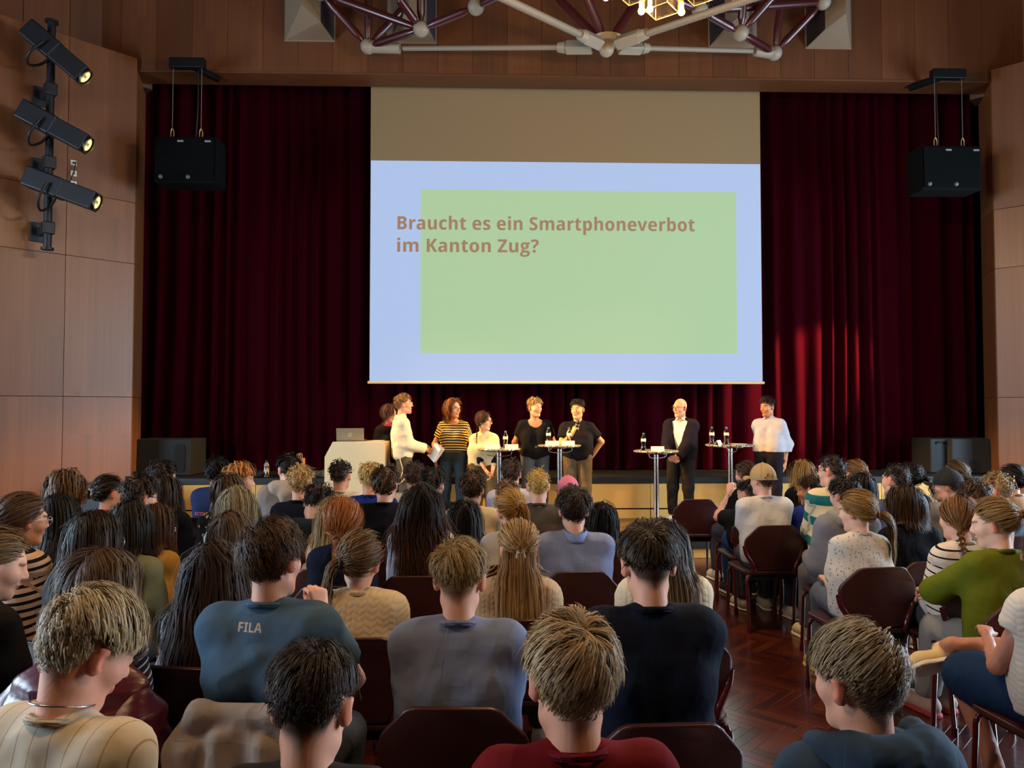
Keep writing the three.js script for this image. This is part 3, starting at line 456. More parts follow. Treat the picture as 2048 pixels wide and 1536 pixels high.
function handGeo(kind, h) { // wrist at the origin, fingers along +y, palm faces -z, thumb on +x
  const key = kind + h; if (handCache.has(key)) return handCache.get(key);
  const curl = { relax: [0.35, 0.45, 0.35], fist: [1.25, 1.6, 0.9], grip: [0.75, 1.35, 0.8], flat: [0.08, 0.12, 0.1], pinch: [0.7, 0.8, 0.5] }[kind], P = [];
  const xs = [0.03, 0.0105, -0.009, -0.027], len = [[0.041, 0.025, 0.02], [0.045, 0.029, 0.021], [0.041, 0.027, 0.021], [0.032, 0.02, 0.018]], top = [0.084, 0.088, 0.084, 0.075];
  P.push({ a: V(0, -0.02, 0), b: V(0, 0.02, 0), ra: 0.023, rb: 0.024, k: 0.02 });
  xs.forEach((x, i) => {
    P.push({ a: V(x * 0.55, 0.015, 0), b: V(x, top[i], 0), ra: 0.0165, rb: 0.0115, k: 0.012 });
    let p = V(x, top[i], -0.001), a = 0; const spread = x * 0.9;
    len[i].forEach((l, j) => { a += curl[j] * (1 - 0.08 * i * (kind === 'relax' ? -1 : 0)); const q = p.clone().add(V(spread * l * (kind === 'flat' ? 3 : 1), Math.cos(a) * l, -Math.sin(a) * l)), r = [0.0092, 0.0083, 0.0074]; P.push({ a: p, b: q, ra: r[j] * (i === 3 ? 0.88 : 1), rb: r[j] * (i === 3 ? 0.8 : 0.92), k: 0.003 }); p = q; });
  });
  const tb = kind === 'fist' || kind === 'grip' || kind === 'pinch';
  const t0 = V(0.02, 0.02, -0.006), t1 = tb ? V(0.036, 0.05, -0.03) : V(0.045, 0.05, -0.012), t2 = tb ? V(0.024, 0.072, -0.046) : V(0.056, 0.078, -0.018), t3 = tb ? V(0.004, 0.08, -0.05) : V(0.059, 0.1, -0.026);
  P.push({ a: t0, b: t1, ra: 0.016, rb: 0.0125, k: 0.012 }, { a: t1, b: t2, ra: 0.0115, rb: 0.0102, k: 0.004 }, { a: t2, b: t3, ra: 0.0098, rb: 0.0082, k: 0.003 });
  const g = surface(field(P), boundsOf(P, 0.012), h); handCache.set(key, g); return g;
}
const shoeCache = new Map();
function shoeGeo(h) { // ankle joint above the origin, toe towards -z
  if (!shoeCache.has(h)) {
    const P = [{ a: V(0, 0.06, 0.02), b: V(0, 0.1, 0.0), ra: 0.042, rb: 0.04, k: 0.03 }, { a: V(0, 0.05, 0.035), b: V(0, 0.045, -0.13), ra: 0.04, rb: 0.046, k: 0.03 }, { a: V(0.004, 0.045, -0.13), b: V(0.006, 0.04, -0.165), ra: 0.046, rb: 0.036, k: 0.02 }];
    const f = field(P, 0, (x, y, z, d) => Math.max(d, 0.022 - y, y - 0.115));
    const s = field([{ a: V(0, 0.0, 0.04), b: V(0.003, 0.0, -0.13), ra: 0.046, rb: 0.052, k: 0.01 }, { a: V(0.004, 0, -0.13), b: V(0.006, 0, -0.168), ra: 0.052, rb: 0.042, k: 0.02 }], 0, (x, y, z, d) => Math.max(d, -y, y - 0.028));
    shoeCache.set(h, [surface(f, new THREE.Box3(V(-0.06, 0.01, -0.22), V(0.06, 0.13, 0.1)), h), surface(s, new THREE.Box3(V(-0.065, -0.015, -0.225), V(0.065, 0.045, 0.11)), h)]);
  }
  return shoeCache.get(h);
}
// hair ---------------------------------------------------------------------------------
const ell = (p, o = 1) => { const x = (p.x - HC.x) / HR[0], y = (p.y - HC.y) / HR[1], z = (p.z - HC.z) / HR[2], k0 = Math.sqrt(x * x + y * y + z * z), k1 = Math.sqrt((x / HR[0]) ** 2 + (y / HR[1]) ** 2 + (z / HR[2]) ** 2); return k0 * (k0 - 1) / Math.max(k1, 1e-6); };
const ellN = (p, out) => out.set((p.x - HC.x) / HR[0] ** 2, (p.y - HC.y) / HR[1] ** 2, (p.z - HC.z) / HR[2] ** 2).normalize();
const jaw = (p) => { const x = p.x / 0.064, y = (p.y + 0.03) / 0.088, z = (p.z + 0.024) / 0.07; return (Math.sqrt(x * x + y * y + z * z) - 1) * 0.07; };
function hairGeo(o, Mh, body, lod, seed) {
  const R = rng(seed + 101), inv = Mh.clone().invert(), g0 = V(0, -1, 0).transformDirection(inv), sc = new THREE.Vector3().setFromMatrixScale(Mh).x;
  const K = [520, 180, 84][lod], per = Math.round([8, 8, 6][lod] * (o.dense || 1)), wid = [0.0023, 0.0036, 0.0068][lod] * (o.wide || 1), base = C(o.col), tip = C(o.tip || o.col);
  const pos = [], nor = [], col = [], idx = [], n = V(0, 0, 0), tmp = V(0, 0, 0), d = V(0, 0, 0), side = V(0, 0, 0), q = V(0, 0, 0);
  const bodyAt = (p) => { tmp.copy(p).applyMatrix4(Mh); return body(tmp.x, tmp.y, tmp.z) / sc; };
  const pushBody = (p, off) => {
    if (p.y > 0.0 && p.z > -0.04) return;
    const s = bodyAt(p); if (s > off) return; const e = 0.004, x = bodyAt(q.copy(p).setX(p.x + e)) - s, y = bodyAt(q.copy(p).setY(p.y + e)) - s, z = bodyAt(q.copy(p).setZ(p.z + e)) - s, l = Math.hypot(x, y, z) || 1; const m = off - s; p.x += x / l * m; p.y += y / l * m; p.z += z / l * m;
  };
  function ribbon(pts, w, lum, mixTip) {
    const b = pos.length / 3, N = pts.length;
    const roll = (R() - 0.5) * 0.3;
    for (let i = 0; i < N; i++) {
      const p = pts[i], a = pts[Math.max(0, i - 1)], c = pts[Math.min(N - 1, i + 1)]; d.copy(c).sub(a).normalize();
      n.copy(p).sub(HC); if (p.y < -0.05) { n.y = 0; n.z += 0.06; } n.normalize(); side.crossVectors(d, n); if (side.lengthSq() < 1e-6) side.set(1, 0, 0); side.normalize(); n.crossVectors(side, d).normalize();
      const cs = Math.cos(roll), sn = Math.sin(roll), sx = side.x * cs + n.x * sn, sy = side.y * cs + n.y * sn, sz = side.z * cs + n.z * sn, nx = n.x * cs - side.x * sn, ny = n.y * cs - side.y * sn, nz = n.z * cs - side.z * sn;
      const t = i / (N - 1), ww = w * (t < 0.75 ? 1 : 1 - (t - 0.75) * 3.4) * 0.5, m = mixTip * t * t;
      for (const s of [-1, 1]) { tmp.set(p.x + sx * ww * s, p.y + sy * ww * s, p.z + sz * ww * s).applyMatrix4(Mh); pos.push(tmp.x, tmp.y, tmp.z); tmp.set(nx + sx * s * 0.35, ny + sy * s * 0.35, nz + sz * s * 0.35).transformDirection(Mh); nor.push(tmp.x, tmp.y, tmp.z); col.push(lerp(base.r, tip.r, m) * lum, lerp(base.g, tip.g, m) * lum, lerp(base.b, tip.b, m) * lum); }
      if (i < N - 1) { const k = b + i * 2; idx.push(k, k + 1, k + 3, k, k + 3, k + 2); }
    }
  }
  const tie = o.tie ? V(...o.tie) : null, tieDir = tie ? V((tie.x - HC.x) / HR[0], (tie.y - HC.y) / HR[1], (tie.z - HC.z) / HR[2]).normalize() : null;
  const crown = V(...(o.crown || [0.12, 0.85, 0.5])).normalize(), sweep = V(...(o.sweep || [0, 0, 0])), part = o.part || 0, segs = [6, 5, 5][lod];
  const up = g0.clone().negate();
  function grow(u, kind, L, off, S = segs) {
    const p = V(HC.x + HR[0] * u.x, HC.y + HR[1] * u.y, HC.z + HR[2] * u.z), pts = [p.clone()], sub = 3, ds = L / (S * sub); ellN(p, n); const dir = V(0, 0, 0), t = V(0, 0, 0);
    const flow = () => {
      ellN(p, n);
      if (kind === 'short') { t.copy(n).multiplyScalar(n.dot(crown)).sub(crown); t.add(q.crossVectors(n, crown).multiplyScalar(o.swirl ?? 0.35)); t.add(sweep); t.addScaledVector(n, -t.dot(n)); }
      else { t.copy(g0).addScaledVector(n, -g0.dot(n) * 0.98); const w = smooth(0.35, 0.98, n.dot(up)); t.x += Math.sign(p.x - part * 0.06 || 1) * w * 0.9; t.z += (o.back ?? 0.25) * w + (p.z < -0.02 && p.y > -0.02 ? 0.9 * (o.open ?? 0.3) : 0); t.addScaledVector(n, -t.dot(n)); }
      return t.normalize();
    };
    dir.copy(flow()).addScaledVector(n, (o.lift ?? 0.4) * (kind === 'short' ? smooth(-0.75, 0.1, u.y) : 1)).normalize(); if (o.mess) { const ms = o.mess * (lod === 0 ? 0.5 : 0.8); dir.x += (R() - 0.5) * ms; dir.y += (R() - 0.5) * ms; dir.z += (R() - 0.5) * ms; dir.normalize(); }
    let k = 0;
    for (let i = 0; i < S; i++) {
      for (let s = 0; s < sub; s++, k++) {
        const e = ell(p); if (kind === 'long' && e > 0.03 && p.y < 0.02) { dir.lerp(g0, 0.5).normalize(); } else { flow(); dir.lerp(t, kind === 'short' ? (o.follow ?? 0.3) : 0.45); dir.addScaledVector(g0, kind === 'short' ? (o.grav ?? 0.1) : 0.12).normalize(); }
        p.addScaledVector(dir, ds); ellN(p, n);
        const want = off * smooth(0, 0.35, (k + 1) / (S * sub)) + 0.003, e2 = ell(p);
        if (e2 < want) { p.addScaledVector(n, want - e2); const m = dir.dot(n); if (m < 0) dir.addScaledVector(n, -m); }
        if (kind === 'long') { const j = jaw(p); if (j < off) { q.set(p.x, 0, p.z * 0.3 + 0.01).normalize(); p.addScaledVector(q, off - j); } pushBody(p, off * 0.7 + 0.006); }
      }
      pts.push(p.clone());
    }
    return pts;
  }
  function toTie(u, off, T, TD) {
    const pts = [], a = u.clone(), ang = a.angleTo(TD), ax = q.clone().crossVectors(a, TD).normalize(), S = segs; const bul = off + (R() - 0.5) * 0.006;
    for (let i = 0; i <= S; i++) { const t = i / S, v = a.clone().applyAxisAngle(ax, ang * t * 0.97), p = V(HC.x + HR[0] * v.x, HC.y + HR[1] * v.y, HC.z + HR[2] * v.z); ellN(p, n); p.addScaledVector(n, bul * Math.sin(Math.PI * Math.min(1, t * 0.9 + 0.08)) + 0.004); if (t > 0.8) p.lerp(T, (t - 0.8) / 0.2 * 0.9); pts.push(p.clone()); }
    return pts;
  }
  const waves = o.wave || 0, curl = o.curl || 0;
  function tuft(guide, m, rad, opt = {}) {
    const clump = opt.clump ?? o.clump ?? [0.22, 0.25, 0.3][lod], N = guide.length, own = 0.9 + R() * 0.2;
    for (let c = 0; c < m; c++) {
      const ox = (R() - 0.5) * 2 * rad, oy = (R() - 0.5) * 2 * rad, oz = (R() - 0.5) * 2 * rad, cut = Math.max(2, Math.round((0.72 + R() * 0.28) * (N - 1))), ph = R() * 0.9 + own * 9, am = 0.6 + R() * 0.8, pts = [], fly = R() < 0.05 ? 0.5 + R() * 1.0 : 0;
      const nb = opt.near?.length ? opt.near[Math.floor(R() * opt.near.length)] : null, mx = nb ? Math.pow(R(), 1.2) * 0.75 : 0;
      for (let i = 0; i <= cut; i++) {
        const t = i / (N - 1), k = 1 - clump * smooth(0, 0.8, t) + fly * t, p = V(guide[i].x + ox * k, guide[i].y + oy * k, guide[i].z + oz * k);
        if (nb) p.addScaledVector(q.copy(nb[i]).sub(guide[i]), mx);
        if (waves || curl) { const w = (waves * Math.sin(ph + t * (o.freq || 14)) + 0) * am * smooth(0.05, 0.3, t); p.x += w + curl * am * Math.cos(ph * 3 + t * 22) * smooth(0, 0.3, t); p.z += curl * am * Math.sin(ph * 3 + t * 22) * smooth(0, 0.3, t); p.y += curl * 0.6 * Math.sin(ph * 7 + t * 17) * smooth(0, 0.3, t); }
        const e = ell(p), f = 0.002 + 0.004 * Math.min(1, t * 3); if (e < f) { ellN(p, n); p.addScaledVector(n, f - e); }
        pts.push(p);
      }
      ribbon(pts, wid * (0.7 + R() * 0.6) * (opt.wide || 1), own * (0.74 + R() * 0.52), R());
    }
  }
  // roots spread evenly over the scalp
  const style = o.style, roots = []; let want = K, made = 0; const total = want * 2.1;
  for (let i = 0; i < total; i++) { const y = 1 - (i + 0.5) / total * 1.9, a = i * 2.39996 + R() * 0.5, r = Math.sqrt(Math.max(0, 1 - y * y)), u = V(Math.cos(a) * r, y, Math.sin(a) * r); let h = hairlineAt(u.x, u.y, u.z); if (o.high && u.z < 0) h += o.high; if (o.undercut) h = Math.max(h, lerp(o.undercut, h, smooth(0.2, -0.9, u.z))); if (o.maxY !== undefined && u.y > o.maxY) continue; if (u.y > h && !(Math.abs(u.x) > 0.8 && u.z < 0.32 && u.z > -0.15 && u.y < 0.1)) roots.push(u); }
  const rad = 0.105 / Math.sqrt(K / 150) * 0.17 * (lod === 2 ? 1.2 : 1.6);
  const lenAt = (u) => lerp(o.side ?? 0.03, o.len ?? 0.07, smooth(...(o.shape || [0.12, 0.95]), u.y)) * (0.68 + R() * 0.45) * (u.y < -0.45 ? 0.6 : 1) * (Math.abs(u.x) > 0.72 && u.y < 0.35 && !o.cover ? 0.6 : 1);
  const G = [], lay = (u, pts, opt = {}) => G.push({ u, pts, opt });
  for (const u of roots) {
    const off = (o.off ?? 0.012) + R() * (o.layer ?? 0.012) * (0.4 + 0.6 * smooth(-0.6, 0.6, u.y));
    if (style === 'short' || style === 'crop') lay(u, grow(u, 'short', lenAt(u), style === 'crop' ? 0.004 : off * 0.8 * smooth(...(o.shape ? [-0.5, 0.5] : [-0.25, 0.6]), u.y) + 0.003));
    else if (style === 'long') lay(u, grow(u, 'long', (o.len ?? 0.4) * (0.9 + R() * 0.15) * (u.z < -0.2 ? (o.front ?? 0.9) : 1), off), { wide: 1.25 });
    else if (style === 'pony') lay(u, toTie(u, off, tie, tieDir), { clump: 0.4 });
    else if (style === 'half') { if (u.y > 0.25 && u.z > -0.75 || (u.y > 0.0 && u.z > 0.2 && Math.abs(u.x) > 0.35)) lay(u, toTie(u, off, tie, tieDir), { clump: 0.4 }); else lay(u, grow(u, 'long', (o.len ?? 0.4) * (0.9 + R() * 0.15), off), { wide: 1.25 }); }
    else if (style === 'braids') { const s = u.x < (o.part || 0) ? -1 : 1, T = V(s * o.tie[0], o.tie[1], o.tie[2]); lay(u, toTie(u, off * 0.6, T, V((T.x - HC.x) / HR[0], (T.y - HC.y) / HR[1], (T.z - HC.z) / HR[2]).normalize()), { clump: 0.4 }); }
  }
  for (const g of G) {
    const best = []; for (const h of G) { if (h === g || h.pts.length !== g.pts.length) continue; const dd = h.u.distanceToSquared(g.u); if (dd < 0.09) best.push([dd, h]); }
    best.sort((a, b) => a[0] - b[0]);
    const e = g.pts.length - 1, near = best.slice(0, 5).map((b) => b[1].pts).filter((p) => p[e].distanceTo(g.pts[e]) < (style === 'short' || style === 'crop' ? 0.035 : 0.075));
    tuft(g.pts, per, rad * (near.length ? 0.7 : 1), { ...g.opt, near });
  }
  // tails: each a part of its own
  const splits = [[0, 0]], split = () => splits.push([pos.length / 3, idx.length]);
  const tail = (T, dir0, L, n2, thick, spread = 1, S = [12, 10, 7][lod]) => {
    for (let i = 0; i < n2; i++) {
      const p = T.clone().add(V((R() - 0.5), (R() - 0.5), (R() - 0.5)).multiplyScalar(thick * 0.8)), pts = [p.clone()], dir = dir0.clone().add(V((R() - 0.5), (R() - 0.5), (R() - 0.5)).multiplyScalar(0.35 * spread)).normalize(), l = L * (0.8 + R() * 0.25);
      for (let k = 0; k < S; k++) { for (let s = 0; s < 2; s++) { dir.lerp(g0, k < 1 ? 0.16 : 0.34).normalize(); p.addScaledVector(dir, l / S / 2); const e = ell(p); if (e < 0.012) { ellN(p, n2v); p.addScaledVector(n2v, 0.012 - e); } pushBody(p, 0.008 + 0.006 * R()); } pts.push(p.clone()); }
      tuft(pts, Math.round(per * 0.7), thick * 0.45, { clump: 0.25 + 0.4 * R(), wide: 1.15 });
    }
  };
  const n2v = V(0, 0, 0), tails = [46, 26, 14][lod];
  if (style === 'pony' && !o.bun) split(); if (style === 'half') split();
  if (style === 'pony' && !o.bun) tail(tie.clone().add(V(...(o.tdir || [0, 0.1, 1])).multiplyScalar(0.012)), V(...(o.tdir || [0, 0.1, 1])).normalize(), o.len ?? 0.3, tails, o.thick ?? 0.022);
  if (style === 'half') tail(tie.clone().add(V(0, -0.01, 0.006)), V(0, -0.5, 0.6).normalize(), (o.len ?? 0.4) * 0.72, Math.round(tails * 0.6), 0.018, 0.5);
  if (o.bun) for (let i = 0; i < tails * 1.2; i++) { const pts = [], a0 = R() * 6.28, r0 = 0.02 + R() * 0.018, tl = V(R() - 0.5, R() - 0.5, R() - 0.5).multiplyScalar(1.2), bx = V(1, tl.x, 0).normalize(), by = V(tl.y, 1, tl.z).normalize(); for (let k = 0; k <= 9; k++) { const a = a0 + k * 0.55; pts.push(tie.clone().add(V(0, 0, 0.024)).addScaledVector(bx, Math.cos(a) * r0 * (o.bun || 1)).addScaledVector(by, Math.sin(a) * r0 * (o.bun || 1)).add(V((R() - 0.5) * 0.01, 0, (R() - 0.5) * 0.035))); } tuft(pts, Math.round(per * 0.6), 0.006, { clump: 0.2 }); }
  if (style === 'braids') for (const s of [-1, 1]) {
    split();
    const T = V(s * o.tie[0], o.tie[1], o.tie[2]), path = [T.clone()], dir = V(s * 0.25, -0.8, 0.5).normalize(), p = T.clone(); const M2 = 22; for (let k = 0; k < M2; k++) { dir.lerp(g0, 0.2).normalize(); p.addScaledVector(dir, o.len / M2); pushBody(p, 0.022); path.push(p.clone()); }
    const cv = new THREE.CatmullRomCurve3(path); for (let st = 0; st < 3; st++) for (let j = 0; j < 14; j++) { const pts = [], ox = (R() - 0.5) * 0.012, oy = (R() - 0.5) * 0.012; for (let k = 0; k <= 44; k++) { const t = k / 44, c = cv.getPoint(t), w = (1 - 0.35 * t), a = t * o.len * 62 + st * 2.094; pts.push(V(c.x + (Math.sin(a) * 0.013 + ox) * w, c.y + oy * 0.4, c.z + (Math.sin(2 * a) * 0.008 + oy) * w)); } ribbon(pts, 0.0065, 0.85 + R() * 0.35, 0.3); }
    tail(path[path.length - 1], V(0, -1, 0.1), 0.07, 5, 0.012, 0.6, 4);
  }
  splits.push([pos.length / 3, idx.length]);
  return splits.slice(0, -1).map(([v0, i0], k) => { const [v1, i1] = splits[k + 1], g = new THREE.BufferGeometry(); for (const [n3, a3] of [['position', pos], ['normal', nor], ['color', col]]) g.setAttribute(n3, new THREE.Float32BufferAttribute(a3.slice(v0 * 3, v1 * 3), 3)); g.setIndex(idx.slice(i0, i1).map((x) => x - v0)); return g; });
}
const hairMat = new THREE.MeshPhysicalMaterial({ color: '#ffffff', vertexColors: true, roughness: 0.46, side: THREE.DoubleSide, specularIntensity: 0.3 });
// cloth -----------------------------------------------------------------------------------
const wrinkle = dataTex(256, 256, (u, v) => { let s = 0, a = 0.5, f = 4; for (let i = 0; i < 3; i++) { s += a * (1 - Math.abs(noiseWrap(u * f + 0.3 * Math.sin(v * 6.283), v * f * 0.6, f))); a *= 0.5; f *= 2; } return WHITE(60 + s * 190); }, false);
function noiseWrap(x, y, f) { return noise(x, y, 5.5); }
const knitTex = dataTex(128, 128, (u, v) => { const c = Math.sin(u * 6.283 * 4), b = Math.abs(Math.sin((v * 8 + (c > 0 ? 0.25 : 0) + Math.abs(u * 4 % 1 - 0.5)) * 3.1416)); return WHITE(90 + 60 * b + 80 * Math.pow(Math.abs(c), 0.5)); }, false);
const stripes = (a, b, share) => dataTex(4, 64, (u, v) => { const c = v < share ? C(b) : C(a), s = c.clone().convertLinearToSRGB(); return [s.r * 255, s.g * 255, s.b * 255]; });
const texRep = (t, u, v) => { const k = t.clone(); k.repeat.set(u, v); k.needsUpdate = true; return k; };
const wr = texRep(wrinkle, 2.2, 2.6), kn = texRep(knitTex, 5, 5);
const dots = (bg, fg, n, r, seed) => { const q = rng(seed), P = [...Array(n)].map(() => [q(), q(), r * (0.6 + q() * 0.8)]); return dataTex(256, 256, (u, v) => { for (const [x, y, k] of P) { let a = Math.abs(u - x), b = Math.abs(v - y); a = Math.min(a, 1 - a); b = Math.min(b, 1 - b); if (a * a + b * b < k * k * (0.7 + 0.5 * noise(u * 40, v * 40, seed))) return C(fg).convertLinearToSRGB().toArray().map((c) => c * 255); } return C(bg).convertLinearToSRGB().toArray().map((c) => c * 255); }); };
const clothMats = new Map();
function cloth(t) {
  const key = JSON.stringify(t); if (clothMats.has(key)) return clothMats.get(key);
  const o = { color: t.col, roughness: t.rough ?? 0.85, bumpMap: t.knit ? kn : wr, bumpScale: t.knit ? 0.006 : 0.016 };
  if (t.stripe) { const [a, b, period, share] = t.stripe; o.map = texRep(stripes(a, b, share), 1, 1 / period); o.color = '#ffffff'; delete o.bumpMap; }
  if (t.dots) { o.map = texRep(dots(t.col, t.dots[0], t.dots[1], t.dots[2], 7), t.dots[3], t.dots[3]); o.color = '#ffffff'; }
  if (t.print) { o.map = canvasTex(512, 512, (c, w, h) => { c.fillStyle = t.col; c.fillRect(0, 0, w, h); t.print(c, w, h); }); o.color = '#ffffff'; o.bumpScale = 0.003; o.map.wrapS = o.map.wrapT = THREE.ClampToEdgeWrapping; if (t.printKey) { } }
  const m = new THREE.MeshPhysicalMaterial({ specularIntensity: t.rough ? 0.6 : 0.2, ...o }); if (!t.print) clothMats.set(key, m); return m;
}
const skinMats = new Map();
function skinMat(c) { if (!skinMats.has(c)) skinMats.set(c, new THREE.MeshPhysicalMaterial({ color: c, vertexColors: true, roughness: 0.5, specularIntensity: 0.6, sheen: 0.25, sheenColor: new THREE.Color('#f0b0a0') })); return skinMats.get(c); }
function elbow(s, w, a, b, pole) { const d = w.clone().sub(s); let L = d.length(); if (L > (a + b) * 0.985) { L = (a + b) * 0.985; } const u = d.normalize(), k = (a * a - b * b + L * L) / (2 * L), h = Math.sqrt(Math.max(0, a * a - k * k)), p = pole.clone().addScaledVector(u, -pole.dot(u)).normalize(); return [s.clone().addScaledVector(u, k).addScaledVector(p, h), s.clone().addScaledVector(u, L)]; }
const RAD = Math.PI / 180, PEOPLE = [];
let personSeed = 1;
function person(o) {
  const sit = o.pose !== 'stand', [px, py, dist] = o.p, T = at(px, py, dist), baseY = o.base || 0, fem = !!o.fem, hs = (o.hs || (fem ? 0.97 : 1)) * 1, hair = o.hair || {}, seed = personSeed++, R = rng(seed * 7 + 3);
  const lod = o.lod ?? (dist < 2.7 ? 0 : dist < 4.6 ? 1 : 2), [hy, hp, hr] = (o.head || [0, 0, 0]).map((a) => a * RAD), turn = -(o.yaw || 0) * RAD;
  const lift = o.topUp ?? { short: 0.022, crop: 0.006, long: 0.02, pony: 0.012, half: 0.014, braids: 0.01 }[hair.style] ?? 0.012;
  const Hy = T.y - baseY - (0.122 + lift) * hs, lean = (o.lean ?? 2) / 100, k = sit ? 1 : (T.y - baseY) / 1.7, w = (o.w ?? (fem ? 0.145 : 0.17)) - (sit ? 0.028 : 0.022), N = Hy - (sit ? 0.158 : 0.185) * hs - (o.neck || 0), nz = (sit ? 0.04 : 0.01) - lean, Sy = N - (sit ? 0.048 : 0.058);
  const head = V(o.tiltX || 0, Hy, nz - 0.02 - 0.05 * Math.sin(Math.max(0, hp)));
  const Mh = new THREE.Matrix4().compose(head, new THREE.Quaternion().setFromEuler(new THREE.Euler(-hp, -hy, -hr, 'YXZ')), V(hs, hs, hs));
  const g = thing('person', o.label, 'person', [0, 0, 0], turn, sit ? 'seated audience' : 'speakers on the platform');
  const hw = head.clone().applyAxisAngle(V(0, 1, 0), turn); g.position.set(T.x - hw.x, baseY, T.z - hw.z);
  // skeleton
  const legK = o.legK ?? 1, hipY = sit ? 0.55 : 0.9 * k, hx = (fem ? 0.088 : 0.092), J = { L: {}, R: {} };
  const pel = V(0, hipY + (sit ? 0.02 : 0.05), sit ? 0.05 : 0.01);
  for (const [n, s] of [['L', -1], ['R', 1]]) {
    const j = J[n]; j.hip = V(s * hx, hipY, sit ? 0.03 : 0.0);
    if (sit) { const f = o.legs?.[n] || [0, 0]; j.knee = V(s * (0.13 + f[0] / 100), 0.51, -0.4); j.ank = V(s * (0.14 + f[0] / 100), 0.09, -0.38 + f[1] / 100); if (o.legs?.[n + 'k']) { j.knee = V(...o.legs[n + 'k']); j.ank = V(...o.legs[n + 'a']); } }
    else { const f = o.legs?.[n] || [s * 11, 0]; j.ank = V(f[0] / 100, 0.09, f[1] / 100); j.knee = j.hip.clone().lerp(j.ank, 0.52).add(V(0, 0, -0.025)); }
    j.sh = V(s * w, Sy, nz + 0.015); const ax = o.arms?.[n] || (sit ? [s * 0.05, 0.64, -0.27] : [s * 0.25, 0.82 * k, -0.05]);
    const pole = o.arms?.[n + 'p'] ? V(...o.arms[n + 'p']) : V(s * 0.32, -0.7, 0.6), A = (sit ? 0.285 : 0.275 * k), Bl = (sit ? 0.25 : 0.245 * k);
    [j.el, j.wr] = elbow(j.sh, V(...ax), A, Bl, pole);
  }
  const rr = (o.build || 1) * (fem ? 0.92 : 1), chestY = N - 0.19, mid = V(0, (pel.y + chestY) / 2, lerp(pel.z, nz, 0.4));
  const torso = [
    { a: V(-0.08, pel.y - 0.02, pel.z), b: V(0.08, pel.y - 0.02, pel.z), ra: 0.105 * (fem ? 1.02 : 1), rb: 0.105 * (fem ? 1.02 : 1), k: 0.05 },
    ...[-1, 1].flatMap((s) => [{ a: V(s * 0.07, pel.y + 0.02, pel.z), b: V(s * (fem ? 0.058 : 0.068), mid.y, mid.z), ra: 0.1 * rr, rb: 0.088 * rr, k: 0.05 }, { a: V(s * (fem ? 0.058 : 0.068), mid.y, mid.z), b: V(s * 0.08, chestY, nz + 0.015), ra: 0.088 * rr, rb: 0.1 * rr, k: 0.05 }, { a: V(s * 0.08, chestY, nz + 0.015), b: V(s * w * 0.68, Sy - 0.03, nz + 0.025), ra: 0.1 * rr, rb: 0.068 * rr, k: 0.05 }]),
    { a: V(0, N - 0.034, nz + 0.03), b: V(0, Sy - 0.06, nz + 0.04), ra: 0.056, rb: 0.07, k: 0.04 },
    { a: V(-w, Sy, nz + 0.015), b: V(w, Sy, nz + 0.015), ra: 0.052 * rr, rb: 0.052 * rr, k: 0.04 },
    ...[-1, 1].map((s) => ({ a: V(s * 0.045, N - 0.012, nz + 0.02), b: V(s * w * 0.8, Sy + 0.008, nz + 0.02), ra: 0.044, rb: 0.042, k: 0.035 })),
  ];
  if (fem && !sit) for (const s of [-1, 1]) torso.push({ a: V(s * 0.065, chestY + 0.01, nz - 0.07), b: V(s * 0.06, chestY - 0.01, nz - 0.075), ra: 0.058, rb: 0.055, k: 0.04 });
  const armR = (fem ? 0.9 : 1) * (o.armR || 1), arm = (n, c0, c1) => { const j = J[n], P = []; P.push({ a: j.sh, b: j.el, ra: 0.05 * armR, rb: 0.038 * armR, k: 0.03 }); P.push({ a: j.el, b: j.wr, ra: 0.039 * armR, rb: 0.026 * armR, k: 0.02 }); return P; };
  const legs = ['L', 'R'].flatMap((n) => { const j = J[n]; return [{ a: j.hip, b: j.knee, ra: 0.086 * rr, rb: 0.056, k: 0.03 }, { a: j.knee, b: j.ank, ra: 0.055, rb: 0.037, k: 0.03 }]; });
  const neckTop = V(0, -0.05, 0.022).applyMatrix4(Mh), neckBase = V(0, N - 0.01, nz + 0.02), nr = (fem ? 0.047 : 0.053) * hs;
  const bodyPrims = [...torso, { a: neckBase, b: neckBase.clone().lerp(neckTop, 0.5), ra: nr, rb: nr * 0.94, k: 0.03 }, ...arm('L'), ...arm('R'), ...legs, ...['L', 'R'].map((n) => ({ a: J[n].ank, b: J[n].ank.clone().add(V(0, -0.045, -0.1)), ra: 0.036, rb: 0.028, k: 0.02 }))];
  const cell = o.cell ?? [0.015, 0.02, 0.026][lod], bare = o.bare ? cell * 1.05 : cell * 1.5;
  const parts = []; const bodyG = surface(field(bodyPrims), boundsOf(bodyPrims, bare * 2), bare); parts.push(paint(bodyG, () => [1, 1, 1]));
  // head
  const hh = o.face ? 0.0058 : [0.0062, 0.0095, 0.012][lod], neckLocal = neckBase.clone().applyMatrix4(Mh.clone().invert()), HP = headPrims(neckLocal, nr / hs, fem), hb = new THREE.Box3(V(-0.12, -0.15, -0.14), V(0.12, 0.15, 0.14)).union(new THREE.Box3().setFromPoints([neckLocal]).expandByScalar(nr / hs + 0.02));
  const hg = surface(field(HP), hb, hh), hcol = C(hair.col || '#2a1d14'), sk = C(o.skin || '#d9a184'), ratio = [hcol.r / sk.r, hcol.g / sk.g, hcol.b / sk.b], brow = C(hair.brow || hair.col || '#3a2a1c'), br = [brow.r / sk.r, brow.g / sk.g, brow.b / sk.b];
